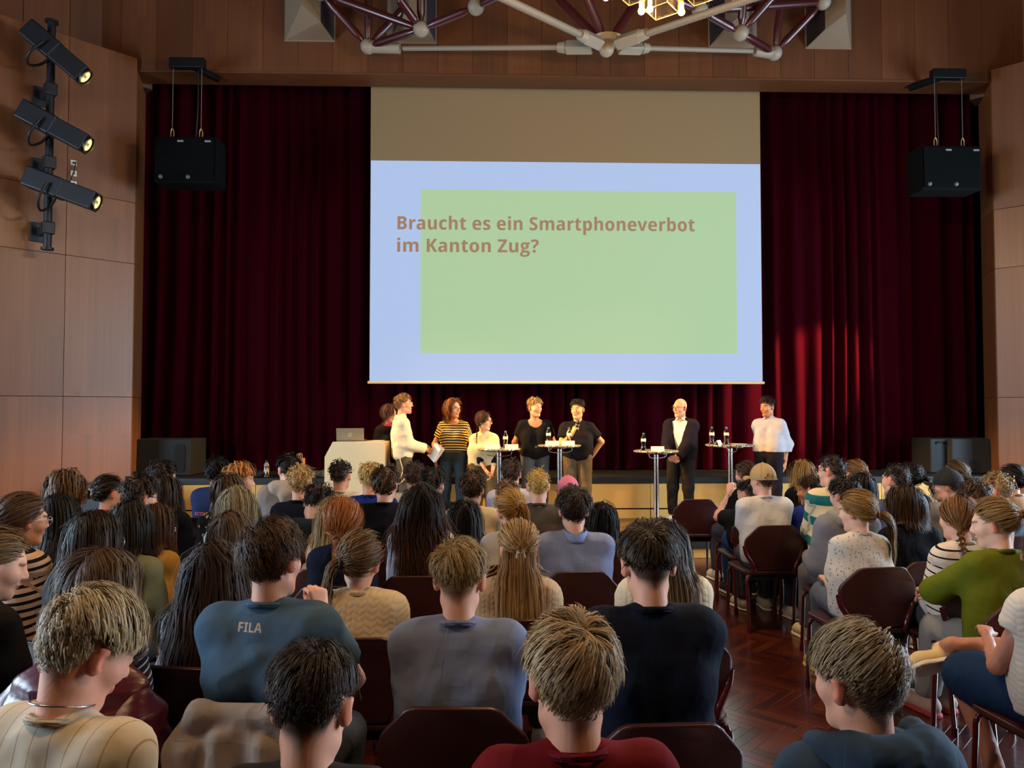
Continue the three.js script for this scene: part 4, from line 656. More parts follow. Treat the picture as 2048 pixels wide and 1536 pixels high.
  paint(hg, (x, y, z) => {
    if (Math.abs(x) > 0.074 && z > -0.03 && z < 0.05) return [1.0, 0.72, 0.66];
    const ax = Math.abs(x);
    if (z < -0.06) {
      const ex = ax - 0.031, ey = y - 0.0115; if (ex * ex / 1.9 + ey * ey * 1.4 < 0.000075) return ex * ex + ey * ey < 0.00004 ? [0.1, 0.07, 0.06] : [1.05, 1.1, 1.15];
      if (Math.abs(y - 0.0335 + Math.max(0, ax - 0.034) * 0.35) < 0.0045 && ax > 0.013 && ax < 0.052) return br;
      if (ax < 0.024 && Math.abs(y + 0.0575) < 0.0105 - ax * 0.2 && z < -0.08) return Math.abs(y + 0.0575) < 0.0016 ? [0.4, 0.2, 0.2] : [0.85, 0.5, 0.48];
      if (o.beard && y < -0.035 && !(ax < 0.02 && y > -0.07)) return [0.72, 0.66, 0.62];
    }
    if (hair.style && hair.style !== 'bald') {
      let ux = (x - HC.x) / HR[0], uy = (y - HC.y) / HR[1], uz = (z - HC.z) / HR[2]; const l = Math.hypot(ux, uy, uz); if (l > 0.8) { const e = uy / l - hairlineAt(ux / l, uy / l, uz / l) - (hair.high && uz < 0 ? hair.high : 0), t = smooth(-0.06, 0.14, e); if (t > 0 && y > -0.085) return [lerp(1, ratio[0], t * 0.9), lerp(1, ratio[1], t * 0.9), lerp(1, ratio[2], t * 0.9)]; }
    }
    return [1, 1, 1];
  });
  hg.applyMatrix4(Mh); parts.push(hg);
  // hands
  for (const [n, s] of [['L', -1], ['R', 1]]) {
    const j = J[n], kind = o.hands?.[n] || 'relax', hd = o.face || o.handFine ? 0.006 : [0.008, 0.0105, 0.0115][lod], geo = handGeo(kind, hd).clone(); if (s > 0) { geo.scale(-1, 1, 1); const ix = geo.index.array; for (let i = 0; i < ix.length; i += 3) { const t = ix[i]; ix[i] = ix[i + 1]; ix[i + 1] = t; } }
    const Y = o.hands?.[n + 'd'] ? V(...o.hands[n + 'd']).normalize() : j.wr.clone().sub(j.el).normalize(); let Zp = o.hands?.[n + 'n'] ? V(...o.hands[n + 'n']) : (sit ? V(0, 1, 0.3) : V(s, 0, 0)); // back of the hand
    Zp.addScaledVector(Y, -Zp.dot(Y)).normalize(); const X = Y.clone().cross(Zp), m = new THREE.Matrix4().makeBasis(X, Y, Zp); const ks = (fem ? 0.92 : 1) * (sit ? 0.95 : k * 0.98); m.scale(V(ks, ks, ks)).setPosition(j.wr.clone().addScaledVector(Y, 0.012)); geo.applyMatrix4(m); parts.push(paint(geo, () => [1, 0.95, 0.93]));
    j.hand = m;
  }
  mesh('body', joinColored(parts), skinMat(o.skin || '#d9a184'), g);
  // clothes
  const top = o.top, fold = (amp, f) => (x, y, z, d) => d - (d < 0.04 && d > -0.05 ? amp * noise(x * f, y * f * 0.7 + seed, z * f) : 0);
  const armLine = (n) => { const j = J[n]; return (x, y, z) => { const b = j.el.clone().sub(j.sh), l = b.lengthSq(); const t = clamp(((x - j.sh.x) * b.x + (y - j.sh.y) * b.y + (z - j.sh.z) * b.z) / l, 0, 1), dx = x - j.sh.x - b.x * t, dy = y - j.sh.y - b.y * t, dz = z - j.sh.z - b.z * t, c = j.wr.clone().sub(j.el), l2 = c.lengthSq(), t2 = clamp(((x - j.el.x) * c.x + (y - j.el.y) * c.y + (z - j.el.z) * c.z) / l2, 0, 1), ex = x - j.el.x - c.x * t2, ey = y - j.el.y - c.y * t2, ez = z - j.el.z - c.z * t2, d1 = dx * dx + dy * dy + dz * dz, d2 = ex * ex + ey * ey + ez * ez; return d1 < d2 ? [Math.sqrt(d1), t * Math.sqrt(l)] : [Math.sqrt(d2), Math.sqrt(l) + t2 * Math.sqrt(l2)]; }; };
  const aL = armLine('L'), aR = armLine('R');
  const uvShirt = (t) => (x, y, z, nzv, nxv) => {
    const q = x < 0 ? aL(x, y, z) : aR(x, y, z), onArm = q[0] < 0.085 && Math.abs(x) > w * 0.86 && q[1] > 0.02;
    if (t.print) return onArm || nzv < -0.1 ? [0.01, 0.02] : [clamp(0.5 + x / 0.5, 0.01, 0.99), clamp((y - (N - 0.42)) / 0.45, 0.01, 0.99)];
    if (t.vert) return onArm ? [q[1], z] : [y, x]; return onArm && t.stripe ? [2 + z, -q[1]] : [x + z * 0.3, y + z * 0.2];
  };
  function garment(name, t, inf, cellK = 1) {
    const P = [], sl = { tee: 0.62, long: 2, none: 0, cap: 0.4, three: 1.45 }[t.sleeve || 'long'];
    P.push(...torso);
    if (sl) for (const n of ['L', 'R']) {
      const j = J[n], loose = t.loose || 0.008, u = sl < 1 ? { cut: { p: j.sh.clone().lerp(j.el, sl), n: j.el.clone().sub(j.sh).normalize() } } : {};
      P.push({ a: j.sh, b: j.el, ra: 0.052 * armR + loose * 0.5, rb: 0.04 * armR + loose, k: 0.035, ...u });
      if (sl > 1) P.push({ a: j.el, b: j.wr, ra: 0.041 * armR + loose, rb: 0.03 * armR + loose * 0.6, k: 0.02, cut: { p: j.el.clone().lerp(j.wr, sl < 2 ? sl - 1 : 0.97), n: j.wr.clone().sub(j.el).normalize() } });
    }
    if (t.loose > 0.012) P.push({ a: V(-0.09, pel.y + 0.1, pel.z), b: V(0.09, pel.y + 0.1, pel.z), ra: 0.1, rb: 0.1, k: 0.06 });
    const na = V(0, N + 0.056 - (t.low || 0), nz + 0.022 - (t.low || 0) * 0.8), nb = na.clone().add(V(0, 0.25, (neckTop.z - neckBase.z) * 2)), nd = nb.clone().sub(na), nl = 1 / nd.lengthSq(), nrad = nr + 0.017 + (t.low || 0) * 0.6, hem = t.hem ?? (sit ? 0.5 : hipY - 0.05 * k), op = t.open;
    const f0 = field(P, inf + (t.extra || 0)), fa = t.fold ?? 0.006, ff = 11;
    const f = (x, y, z) => { let d = f0(x, y, z); if (d > -0.06 && d < 0.06) { const n1 = noise(x * 7 + y * 5 + seed, y * 9 - x * 4, z * 6), n2 = noise(x * 13 - y * 8, y * 15 + seed, z * 11), rg = Math.exp(-n1 * n1 * 14), r2 = lod ? 0 : Math.exp(-n2 * n2 * 14); d -= fa * noise(x * ff, y * ff * 0.6 + seed * 3, z * ff) + fa * 0.75 * rg + fa * 0.4 * r2; } const nt = clamp((x * nd.x + (y - na.y) * nd.y + (z - na.z) * nd.z) * nl, 0, 1), cx = x - nd.x * nt, cy = y - na.y - nd.y * nt, cz = z - na.z - nd.z * nt; let c = nrad - Math.sqrt(cx * cx + cy * cy + cz * cz); if (t.straps) c = Math.max(c, Math.abs(Math.abs(x) - 0.075) > 0.012 ? y - (N - 0.11) : -1); if ((t.low || t.straps) && c > d) d = c; if (hem - y > d) d = hem - y; if (op && z < nz - 0.02) { const e = op - Math.abs(x) + (y - (chestY - 0.15)) * 0.22; if (e > d) d = e; } return d; };
    const h = (t.cell ?? cell) * cellK; return mesh(name, surface(f, boundsOf(P, 0.05 + h), h, uvShirt(t)), cloth(t), g);
  }
  if (top) {
    if (top.under) garment('shirt', { ...top.under, sleeve: top.under.sleeve || 'long' }, 0.008);
    garment(top.name || 'top', top, top.inf ?? (top.hood ? 0.022 : top.knit ? 0.02 : 0.013));
    const ringPts = (r, up, tilt, n = 20, zo = 0) => [...Array(n)].map((_, i) => { const a = i / n * Math.PI * 2; return V(Math.sin(a) * r, N + up - Math.cos(a) * -tilt, nz + 0.022 + zo + Math.cos(a) * r * 1.02); });
    if (top.collar === 'rib' || top.collar === undefined && !top.hood && !top.straps && !top.off) mesh('neck_band', tube(ringPts(nr + 0.009, 0.026, 0.016, 20), 0.0105, 40, 6, true), cloth({ ...top, col: top.neckCol || top.col, print: undefined, stripe: undefined, dots: undefined }), g);
    if (top.collar === 'shirt') { const pr = [[nr + 0.012, 0.0], [nr + 0.01, 0.04], [nr + 0.014, 0.046], [nr + 0.027, 0.012], [nr + 0.03, -0.004], [nr + 0.022, -0.002]].map(([x, y]) => new THREE.Vector2(x, y)); const cg = new THREE.LatheGeometry(pr, 28, Math.PI * 1.0 + 0.3 - Math.PI * 0, Math.PI * 2 - 0.6); cg.rotateX(0.25).translate(0, N + 0.012, nz + 0.024); mesh('collar', cg, new THREE.MeshStandardMaterial({ color: top.collarCol || top.col, roughness: 0.85, side: THREE.DoubleSide }), g); }
    if (top.hood) { const hp2 = []; for (let i = 0; i <= 8; i++) { const a = -1.75 + i / 8 * 3.5, nx = Math.sin(a) * 0.125, nzz = Math.cos(a) * 0.1; hp2.push(V(nx, N + 0.055 - Math.cos(a) * 0.008 - (Math.abs(a) > 1.2 ? 0.02 : 0), nz + 0.02 + nzz)); } const HPp = []; for (let i = 0; i < 8; i++) HPp.push({ a: hp2[i], b: hp2[i + 1], ra: 0.034, rb: 0.034, k: 0.02 }); HPp.push({ a: V(-0.085, N + 0.01, nz + 0.1), b: V(0.085, N + 0.01, nz + 0.1), ra: 0.045, rb: 0.045, k: 0.05 }, { a: V(0, N - 0.04, nz + 0.11), b: V(0, N - 0.12, nz + 0.105), ra: 0.06, rb: 0.035, k: 0.05 }); const fh = field(HPp), hf = (x, y, z) => { const d = fh(x, y, z); return d < 0.05 && d > -0.05 ? d - 0.009 * noise(x * 16, y * 14 + seed, z * 16) : d; }; mesh('hood', surface(hf, boundsOf(HPp, 0.03), cell * 0.8), cloth({ col: top.hoodCol || top.col }), g); }
  }
  const pants = o.pants || { col: '#3c4048' };
  if (pants.skirt) { const SP = [{ a: V(0, pel.y + 0.06, pel.z), b: V(0, 0.5, -0.2), ra: 0.13, rb: 0.16, k: 0.05 }, ...['L', 'R'].map((n) => ({ a: J[n].hip, b: J[n].hip.clone().lerp(J[n].knee, 0.85), ra: 0.1, rb: 0.1, k: 0.06 }))]; const sf = field(SP, 0.015), e = surface((x, y, z) => { const d = sf(x, y, z); return d < 0.05 && d > -0.05 ? d - 0.008 * noise(x * 12, y * 9, z * 12) : d; }, boundsOf(SP, 0.05), cell); mesh('skirt', e, cloth(pants), g); }
  else {
    const PP = [torso[0], { a: V(-0.065, pel.y + 0.05, pel.z), b: V(0.065, pel.y + 0.05, pel.z), ra: 0.1 * rr, rb: 0.1 * rr, k: 0.04 }], lo = pants.loose ?? 0.014;
    for (const n of ['L', 'R']) { const j = J[n]; PP.push({ a: j.hip, b: j.knee, ra: 0.088 * rr + lo * 0.5, rb: 0.058 + lo, k: 0.035 }, { a: j.knee, b: j.ank, ra: 0.057 + lo, rb: 0.042 + lo * (pants.flare ?? 1), k: 0.03, cut: { p: j.ank.clone().lerp(j.knee, pants.short ?? 0.02), n: j.ank.clone().sub(j.knee).normalize() } }); }
    const pf = field(PP, 0.006), wy = pel.y + (sit ? 0.13 : 0.14 * k); const pc = cell * (sit ? 1.65 : 1.1);
    mesh('trousers', surface((x, y, z) => { let d = pf(x, y, z); if (d < 0.05 && d > -0.05) d -= 0.006 * noise(x * 13, y * 11 + seed, z * 13); return Math.max(d, y - wy); }, boundsOf(PP, 0.04 + pc), pc), cloth(pants), g);
    if (o.belt) { const bf = field([torso[0], torso[1], torso[4]], 0.017); mesh('belt', surface((x, y, z) => Math.max(bf(x, y, z), Math.abs(y - (wy - 0.035)) - 0.018), boundsOf([torso[0], torso[1]], 0.06), 0.009), M(o.belt, 0.5), g); }
  }
  const [up, sole] = shoeGeo(o.shoeFine ? 0.009 : 0.022), sh = o.shoes || ['#d8d0c0', '#efe9df'];
  for (const n of ['L', 'R']) { const j = J[n], s = mesh('shoe', up, M(sh[0], 0.7), g); mesh('sole', sole, M(sh[1], 0.7), s); s.position.set(j.ank.x, j.ank.y - 0.09, j.ank.z + 0.01); s.rotation.y = (n === 'L' ? 1 : -1) * 0.12; if (o.shoeRot?.[n]) s.rotation.set(...o.shoeRot[n]); }
  // hair and things worn on the head
  const bodyField = field([...torso, bodyPrims[torso.length], ...arm('L').slice(0, 1), ...arm('R').slice(0, 1)], top?.knit || top?.hood ? 0.022 : 0.014);
  if (hair.style && hair.style !== 'bald') hairGeo(hair, Mh, bodyField, lod, seed).forEach((q, i) => mesh(i === 0 ? 'hair' : { pony: 'ponytail', half: 'tied_lock', braids: 'braid' }[hair.style], q, hairMat, g));
  const inHead = (name, geo, mat) => mesh(name, geo.applyMatrix4(Mh), mat, g);
  if (hair.tie && hair.band) { const b = V(...hair.tie), dd = V(...(hair.tdir || [0, 0.1, 1])).normalize(); inHead('hair_band', new THREE.TorusGeometry((hair.thick ?? 0.022) * 0.85, hair.bandR ?? 0.007, 8, 20).applyQuaternion(new THREE.Quaternion().setFromUnitVectors(V(0, 0, 1), dd)).translate(b.x + dd.x * 0.012, b.y + dd.y * 0.012, b.z + dd.z * 0.012), M(hair.band, 0.7)); }
  if (hair.clip) { const b = V(...hair.tie); const L2 = []; for (const s of [-1, 1]) { L2.push(rbox(0.014, 0.03, 0.008, 0.003, s * 0.012, 0.006, 0.016), rbox(0.016, 0.022, 0.008, 0.003, s * 0.014, -0.02, 0.016), rbox(0.008, 0.05, 0.006, 0.002, s * 0.006, 0.04, 0.01)); } L2.push(new THREE.CylinderGeometry(0.003, 0.003, 0.034, 8).rotateZ(Math.PI / 2).translate(0, -0.006, 0.02)); inHead('hair_clip', join(L2).translate(b.x, b.y - 0.004, b.z), M('#d8d8dc', 0.3)); }
  if (o.glasses) { const L2 = []; for (const s of [-1, 1]) { L2.push(new THREE.TorusGeometry(0.024, 0.0022, 6, 24).scale(1, o.glasses[1] || 0.85, 1).translate(s * 0.032, 0.008, -0.104)); L2.push(rod(V(s * 0.056, 0.014, -0.102), V(s * 0.082, 0.012, -0.01), 0.0022, 0.0022, 6), rod(V(s * 0.082, 0.012, -0.01), V(s * 0.08, -0.012, 0.022), 0.0022, 0.0022, 6)); } L2.push(rod(V(-0.009, 0.012, -0.106), V(0.009, 0.012, -0.106), 0.002, 0.002, 6)); inHead('glasses', join(L2), M(o.glasses[0] || '#1a1a1c', 0.3, { metalness: 0.4 })); }
  if (o.cap) {
    const pr = []; for (let i = 0; i <= 14; i++) { const a = i / 14 * Math.PI / 2; pr.push(new THREE.Vector2(Math.cos(a) * 1.0, Math.sin(a))); } pr.unshift(new THREE.Vector2(0.99, -0.16));
    const dome = new THREE.LatheGeometry(pr, 36).scale(0.093, 0.115, 0.114).translate(0, 0.032, 0.01), seams = []; for (let i = 0; i < 6; i++) { const a = i / 6 * Math.PI * 2 + Math.PI / 6, P = []; for (let q = 0; q <= 10; q++) { const b = q / 10 * Math.PI / 2; P.push(V(Math.cos(a) * Math.cos(b) * 0.0935, 0.032 + Math.sin(b) * 0.1155, 0.01 + Math.sin(a) * Math.cos(b) * 0.1145)); } seams.push(tube(P, 0.0016, 14, 5)); }
    const back = o.cap.back ? Math.PI : 0, brim = new THREE.CylinderGeometry(0.088, 0.09, 0.005, 30, 1, false, Math.PI / 2 + 0.02, Math.PI - 0.04).scale(0.98, 1, 0.9), bp = brim.attributes.position; for (let i = 0; i < bp.count; i++) bp.setY(i, bp.getY(i) - bp.getX(i) ** 2 * 2.2); brim.computeVertexNormals(); brim.rotateX(0.12).translate(0, 0.022, -0.095);
    const cm = new THREE.MeshStandardMaterial({ color: o.cap.col, roughness: 0.85, side: THREE.DoubleSide, bumpMap: wr, bumpScale: 0.002 });
    const crn = (geo) => geo.rotateX(0.0).rotateY(back); inHead('cap', crn(dome), cm); inHead('cap_seam', crn(join(seams)), M(o.cap.seam || o.cap.col, 0.9)); inHead('cap_brim', crn(brim), cm); inHead('cap_button', new THREE.SphereGeometry(0.008, 10, 6).translate(0, 0.148, 0.01), cm);
    if (!o.cap.back) inHead('cap_strap', tube([...Array(9)].map((_, i) => { const a = -0.55 + i / 8 * 1.1; return V(Math.sin(a) * 0.094, 0.017, 0.01 + Math.cos(a) * 0.115); }), 0.008, 20, 6), M(o.cap.seam || o.cap.col, 0.9));
  }
  if (o.chain) mesh('necklace', tube([...Array(24)].map((_, i) => { const a = i / 24 * Math.PI * 2; return V(Math.sin(a) * (nr + 0.008), N + 0.058 - Math.cos(a) * -0.02, nz + 0.02 + Math.cos(a) * (nr + 0.01)); }), 0.0028, 60, 5, true), M('#c8ccd2', 0.25, { metalness: 1 }), g);
  if (o.mask) { const mf = field(HP, 0.006); const mg = surface((x, y, z) => Math.max(mf(x, y, z), y + 0.004, z + 0.03, -0.115 - y), hb, 0.007); inHead('face_mask', mg, M('#e6e6ea', 0.8)); }
  const rec = { g, J, Mh, o, head, N, nz, turn, who: o.who }; PEOPLE.push(rec);
  if (sit) chairFor(rec);
  return rec;
}
// chairs ---------------------------------------------------------------------------------
let chairProto = null;
const maroon = new THREE.MeshPhysicalMaterial({ color: '#3a1512', roughness: 0.42, clearcoat: 0.15, clearcoatRoughness: 0.3 }), chairFrame = new THREE.MeshPhysicalMaterial({ color: '#4a0b12', roughness: 0.2, clearcoat: 0.7, clearcoatRoughness: 0.1 }), underside = M('#0d0a0b', 0.6);
function makeChair(label) {
  const g = thing('stacking_chair', label, 'chair', [0, 0, 0], 0, 'maroon stacking chairs');
  const S = new THREE.Shape(), hw = 0.232, top = 0.345; // seen from behind: an octagon standing on a narrower foot
  const P = [[-0.15, 0], [0.15, 0], [hw, 0.115], [hw, 0.235], [0.135, top], [-0.135, top], [-hw, 0.235], [-hw, 0.115]], r = 0.03;
  P.forEach((p, i) => { const a = P[(i + 7) % 8], b = P[(i + 1) % 8], u = new THREE.Vector2(a[0] - p[0], a[1] - p[1]).normalize(), v = new THREE.Vector2(b[0] - p[0], b[1] - p[1]).normalize(); if (i === 0) S.moveTo(p[0] + u.x * r, p[1] + u.y * r); else S.lineTo(p[0] + u.x * r, p[1] + u.y * r); S.quadraticCurveTo(p[0], p[1], p[0] + v.x * r, p[1] + v.y * r); }); S.closePath();
  const bg = new THREE.ExtrudeGeometry(S, { depth: 0.012, bevelEnabled: true, bevelThickness: 0.006, bevelSize: 0.006, bevelSegments: 3, curveSegments: 5 }); { const p = bg.attributes.position; for (let i = 0; i < p.count; i++) { const x = p.getX(i), y = p.getY(i); p.setZ(i, p.getZ(i) - x * x * 0.9 + y * 0.14); } bg.computeVertexNormals(); }
  mesh('backrest', toCreasedNormals(bg, 0.6).translate(0, 0.478, 0.185), maroon, g);
  const ss = new THREE.Shape(); ss.moveTo(-0.17, 0.2); ss.lineTo(0.17, 0.2); ss.quadraticCurveTo(0.225, 0.2, 0.225, 0.12); ss.lineTo(0.225, -0.14); ss.quadraticCurveTo(0.225, -0.22, 0.15, -0.22); ss.lineTo(-0.15, -0.22); ss.quadraticCurveTo(-0.225, -0.22, -0.225, -0.14); ss.lineTo(-0.225, 0.12); ss.quadraticCurveTo(-0.225, 0.2, -0.17, 0.2);
  mesh('seat', new THREE.ExtrudeGeometry(ss, { depth: 0.014, bevelEnabled: true, bevelThickness: 0.006, bevelSize: 0.006, bevelSegments: 2 }).rotateX(Math.PI / 2).translate(0, 0.458, -0.02), maroon, g);
  mesh('seat_frame', join([box(0.36, 0.05, 0.02, 0, 0.415, 0.14), box(0.36, 0.03, 0.02, 0, 0.42, -0.18), box(0.02, 0.03, 0.32, -0.17, 0.42, -0.02), box(0.02, 0.03, 0.32, 0.17, 0.42, -0.02)]), underside, g);
  for (const s of [-1, 1]) {
    mesh('back_support', tube([V(s * 0.19, 0.43, 0.1), V(s * 0.165, 0.455, 0.18), V(s * 0.175, 0.51, 0.188), V(s * 0.225, 0.6, 0.17), V(s * 0.236, 0.66, 0.165)], 0.017, 14, 7), chairFrame, g);
    mesh('leg', join([tube([V(s * 0.13, 0.43, 0.14), V(s * 0.2, 0.432, 0.16), V(s * 0.222, 0.41, 0.175), V(s * 0.226, 0.33, 0.19), V(s * 0.232, 0.02, 0.235)], 0.0135, 16, 7), new THREE.CylinderGeometry(0.019, 0.019, 0.05, 10).translate(s * 0.232, 0.025, 0.233)]), chairFrame, g);
    mesh('leg', join([tube([V(s * 0.13, 0.43, -0.18), V(s * 0.2, 0.432, -0.18), V(s * 0.222, 0.41, -0.185), V(s * 0.226, 0.33, -0.19), V(s * 0.232, 0.02, -0.205)], 0.0135, 16, 7), new THREE.CylinderGeometry(0.019, 0.019, 0.05, 10).translate(s * 0.232, 0.025, -0.205)]), chairFrame, g);
  }
  return g;
}
function placeChair(pos, turn, label) { let c; if (!chairProto) { c = chairProto = makeChair(label); } else { c = chairProto.clone(); c.name = numbered('stacking_chair'); scene.add(c); c.userData = { label, category: 'chair', group: 'maroon stacking chairs' }; } c.position.copy(pos); c.rotation.y = turn; return c; }
function chairFor(r) { const off = V((r.o.chairX || 0) / 100, 0, 0.025 + (r.o.chairZ || 0) / 100).applyAxisAngle(V(0, 1, 0), r.turn); r.chair = placeChair(r.g.position.clone().add(off), r.turn, r.o.chair || 'maroon stacking chair holding ' + r.who); }

// ---------------------------------------------------------------- the seated audience
const SK = { p: '#dba288', f: '#e2ad93', t: '#c98d6a', d: '#8a5a3e', r: '#d99a80' };
const tee = (col, o = {}) => ({ col, sleeve: 'tee', loose: 0.018, ...o }), long = (col, o = {}) => ({ col, sleeve: 'long', ...o }), hoodie = (col, o = {}) => ({ col, sleeve: 'long', hood: true, loose: 0.02, name: 'hoodie', ...o }), knit = (col, o = {}) => ({ col, sleeve: 'long', knit: true, loose: 0.022, name: 'sweater', ...o }), shirt = (col, o = {}) => ({ col, sleeve: 'long', collar: 'shirt', loose: 0.016, name: 'shirt', ...o });
const short = (col, o = {}) => ({ style: 'short', col, len: 0.06, side: 0.022, ...o }), mop = (col, o = {}) => ({ style: 'short', col, len: 0.075, side: 0.045, lift: 0.6, clump: 0.4, mess: 0.4, wave: 0.004, shape: [-0.15, 0.6], layer: 0.02, off: 0.016, ...o }), curly = (col, o = {}) => ({ style: 'short', col, len: 0.07, side: 0.04, lift: 0.8, curl: 0.006, clump: 0.45, mess: 0.5, shape: [-0.15, 0.6], grav: 0.06, ...o }), crop = (col, o = {}) => ({ style: 'crop', col, len: 0.016, side: 0.01, ...o });
const loose = (col, len, o = {}) => ({ style: 'long', col, len, lift: 0.25, ...o }), pony = (col, len, tie, o = {}) => ({ style: 'pony', col, len, tie, band: '#2a2020', ...o });
const A = (who, label, px, py, d, o) => { if (px > 1350 && d > 2) { const y = o.yaw; o = { ...o, yaw: y * 0.4, head: [o.head[0] + y * 0.6, o.head[1], o.head[2]] }; } return person({ who, label, p: [px, py, d * (d < 2.4 ? 1.1 : d < 3.2 ? 1.135 : 1.14)], skin: SK.p, lod: d < 2.4 ? 0 : d < 4.15 ? 1 : 2, ...o }); };

// nearest row, cut by the lower frame
A('the blond person in the cream striped shirt', 'blond seated person in cream ribbed shirt with silver chain, looking down', 178, 1176, 1.62, { yaw: 20, head: [18, 30, 4], hair: short('#a08a68', { tip: '#cdbb98', len: 0.085, side: 0.028, lift: 0.6, mess: 0.5, crown: [-0.1, 0.75, 0.6], sweep: [0.5, 0, -0.3] }), top: tee('#c9bba6', { stripe: ['#c9bba6', '#a98a66', 0.045, 0.06], vert: 1, loose: 0.03 }), chain: 1, skin: SK.r, w: 0.18, lean: 8, hs: 1.04, neck: -0.012 });
A('the dark haired person at the bottom edge', 'dark short haired seated person with bare neck before the draped pale jacket', 627, 1283, 1.55, { yaw: 4, head: [2, 12, 0], hair: short('#1f1712', { tip: '#57402c', len: 0.08, lift: 0.4, crown: [0.05, 0.95, 0.1], undercut: -0.35 }), top: tee('#2b2a2e'), w: 0.165, lean: 4, hs: 1.02, neck: -0.012 });
A('the blond person in the maroon shirt', 'blond tousle haired seated person in plain maroon crew neck shirt', 1141, 1224, 1.5, { yaw: -4, head: [-3, 10, 3], hair: short('#8f7350', { tip: '#bda27a', len: 0.095, side: 0.035, lift: 0.5, mess: 0.45, shape: [-0.2, 0.7], crown: [0.2, 0.8, 0.5], dense: 1.3 }), top: tee('#6b1622', { loose: 0.02 }), w: 0.175, hs: 1.04, neck: -0.012 });
A('the person in the slate blue hoodie', 'sandy haired seated person in slate blue hoodie beside the open aisle', 1712, 1242, 1.55, { yaw: -10, head: [-16, 6, -2], hair: short('#7d6a50', { tip: '#b3a07e', len: 0.08, side: 0.026, shape: [-0.1, 0.8], lift: 0.5, mess: 0.4, crown: [0.35, 0.75, 0.45], sweep: [-0.4, 0, 0] }), top: hoodie('#33475f'), hs: 0.94, w: 0.165 });
// second row
A('the person in the teal tee', 'brown wavy haired seated person in teal tee, fist at chin', 548, 1037, 2.3, { yaw: 6, head: [14, 4, -3], hair: mop('#2a1c13', { tip: '#7a5230', len: 0.085, side: 0.05, crown: [-0.2, 0.85, 0.4], sweep: [0.5, 0, 0], undercut: -0.7 }), top: tee('#48627c', { loose: 0.022, print: (c, w, h) => { c.fillStyle = '#c9b8a8'; c.font = 'bold 44px sans-serif'; c.save(); c.translate(186, 78); c.scale(0.92, 1); c.fillText('FILA', 0, 0); c.restore(); } }), w: 0.19, build: 1.05, arms: { R: [0.1, 1.0, -0.2], Rp: [0.5, -1, -0.3] }, hands: { R: 'fist', Rd: [-0.2, 1, -0.1], Rn: [0.6, 0, 0.6] }, handFine: 1 });
A('the blond person in the grey blue tee', 'blond fringe haired seated person in washed grey blue tee', 920, 1076, 2.36, { yaw: 3, head: [4, 6, 0], hair: short('#80643f', { tip: '#c2a069', len: 0.085, side: 0.022, shape: [0, 0.8], lift: 0.45, crown: [-0.3, 0.85, 0.4], sweep: [0.15, 0, 0], undercut: -0.3 }), top: tee('#757f9c', { loose: 0.024 }), w: 0.185, build: 1.04 });
A('the person in the navy tee', 'dark haired seated person with shaved nape in navy tee next to aisle', 1295, 1042, 2.25, { yaw: -2, head: [0, 5, 0], hair: short('#1c1510', { tip: '#6a4e30', len: 0.085, side: 0.018, shape: [-0.05, 0.75], lift: 0.45, crown: [-0.02, 0.85, 0.5], undercut: -0.25, swirl: 0.1 }), top: tee('#12182a', { loose: 0.024, neckCol: '#0c1222' }), w: 0.185, build: 1.05 });
A('the person with the big light brown bob', 'seated person with wide light brown bob in navy striped tee', 205, 1082, 2.39, { fem: 1, yaw: 15, head: [5, 14, 0], hair: loose('#4a3524', 0.3, { tip: '#9a8868', off: 0.028, layer: 0.022, dense: 1.3, back: 0.5, wave: 0.004 }), top: tee('#1b2233', { stripe: ['#1b2233', '#c9a890', 0.028, 0.22], loose: 0.02 }), w: 0.15, topUp: 0.035 });
A('the person in profile at the picture edge', 'seated person in profile with sleek brown hair and dark cardigan', -4, 1064, 2.5, { fem: 1, yaw: 32, head: [22, 18, 0], hair: pony('#6a5034', 0.2, [0, -0.02, 0.12], { tip: '#8a6b45' }), top: { col: '#1d1a1a', sleeve: 'tee', loose: 0.01 }, skin: SK.f });
A('the person with long wavy dark brown hair', 'seated person with very long wavy dark brown hair and pale top', 433, 1075, 2.6, { fem: 1, yaw: 10, head: [4, 4, 0], hair: loose('#2c1d14', 0.52, { tip: '#5a3c24', wave: 0.009, freq: 18, off: 0.02, layer: 0.025, dense: 1.3 }), top: tee('#b9bccb'), });
A('the person in the cream sweater', 'seated person with messy ponytail in thick cream crew neck sweater', 722, 1066, 2.9, { fem: 1, yaw: -2, head: [10, 10, 8], hair: pony('#5a4029', 0.26, [-0.055, -0.01, 0.1], { tip: '#b39163', wave: 0.006, off: 0.012, layer: 0.014, tdir: [-0.8, -0.1, 0.5], thick: 0.03, mess: 0.3 }), top: knit('#cdb898', { extra: 0.006 }), w: 0.155, skin: SK.f });
A('the person with the hair clip', 'seated person with half up blonde hair in clip, beige knit', 1037, 1045, 3.12, { fem: 1, yaw: -2, head: [0, 2, 0], hair: { style: 'half', col: '#8a6236', tip: '#c8ad80', len: 0.46, tie: [0, 0.02, 0.118], clip: 1, off: 0.014, layer: 0.012, lift: 0.2, dense: 1.3 }, top: knit('#b3987a'), w: 0.15 });
A('the person in the cable knit', 'seated person with long hair in cream cable knit, mostly hidden', 1322, 1032, 2.95, { fem: 1, yaw: -3, head: [0, 10, 0], hair: loose('#2c1f16', 0.5, { tip: '#b09468', off: 0.014, layer: 0.014, dense: 1.2 }), top: knit('#d2c2a6', { loose: 0.03 }), w: 0.16 });
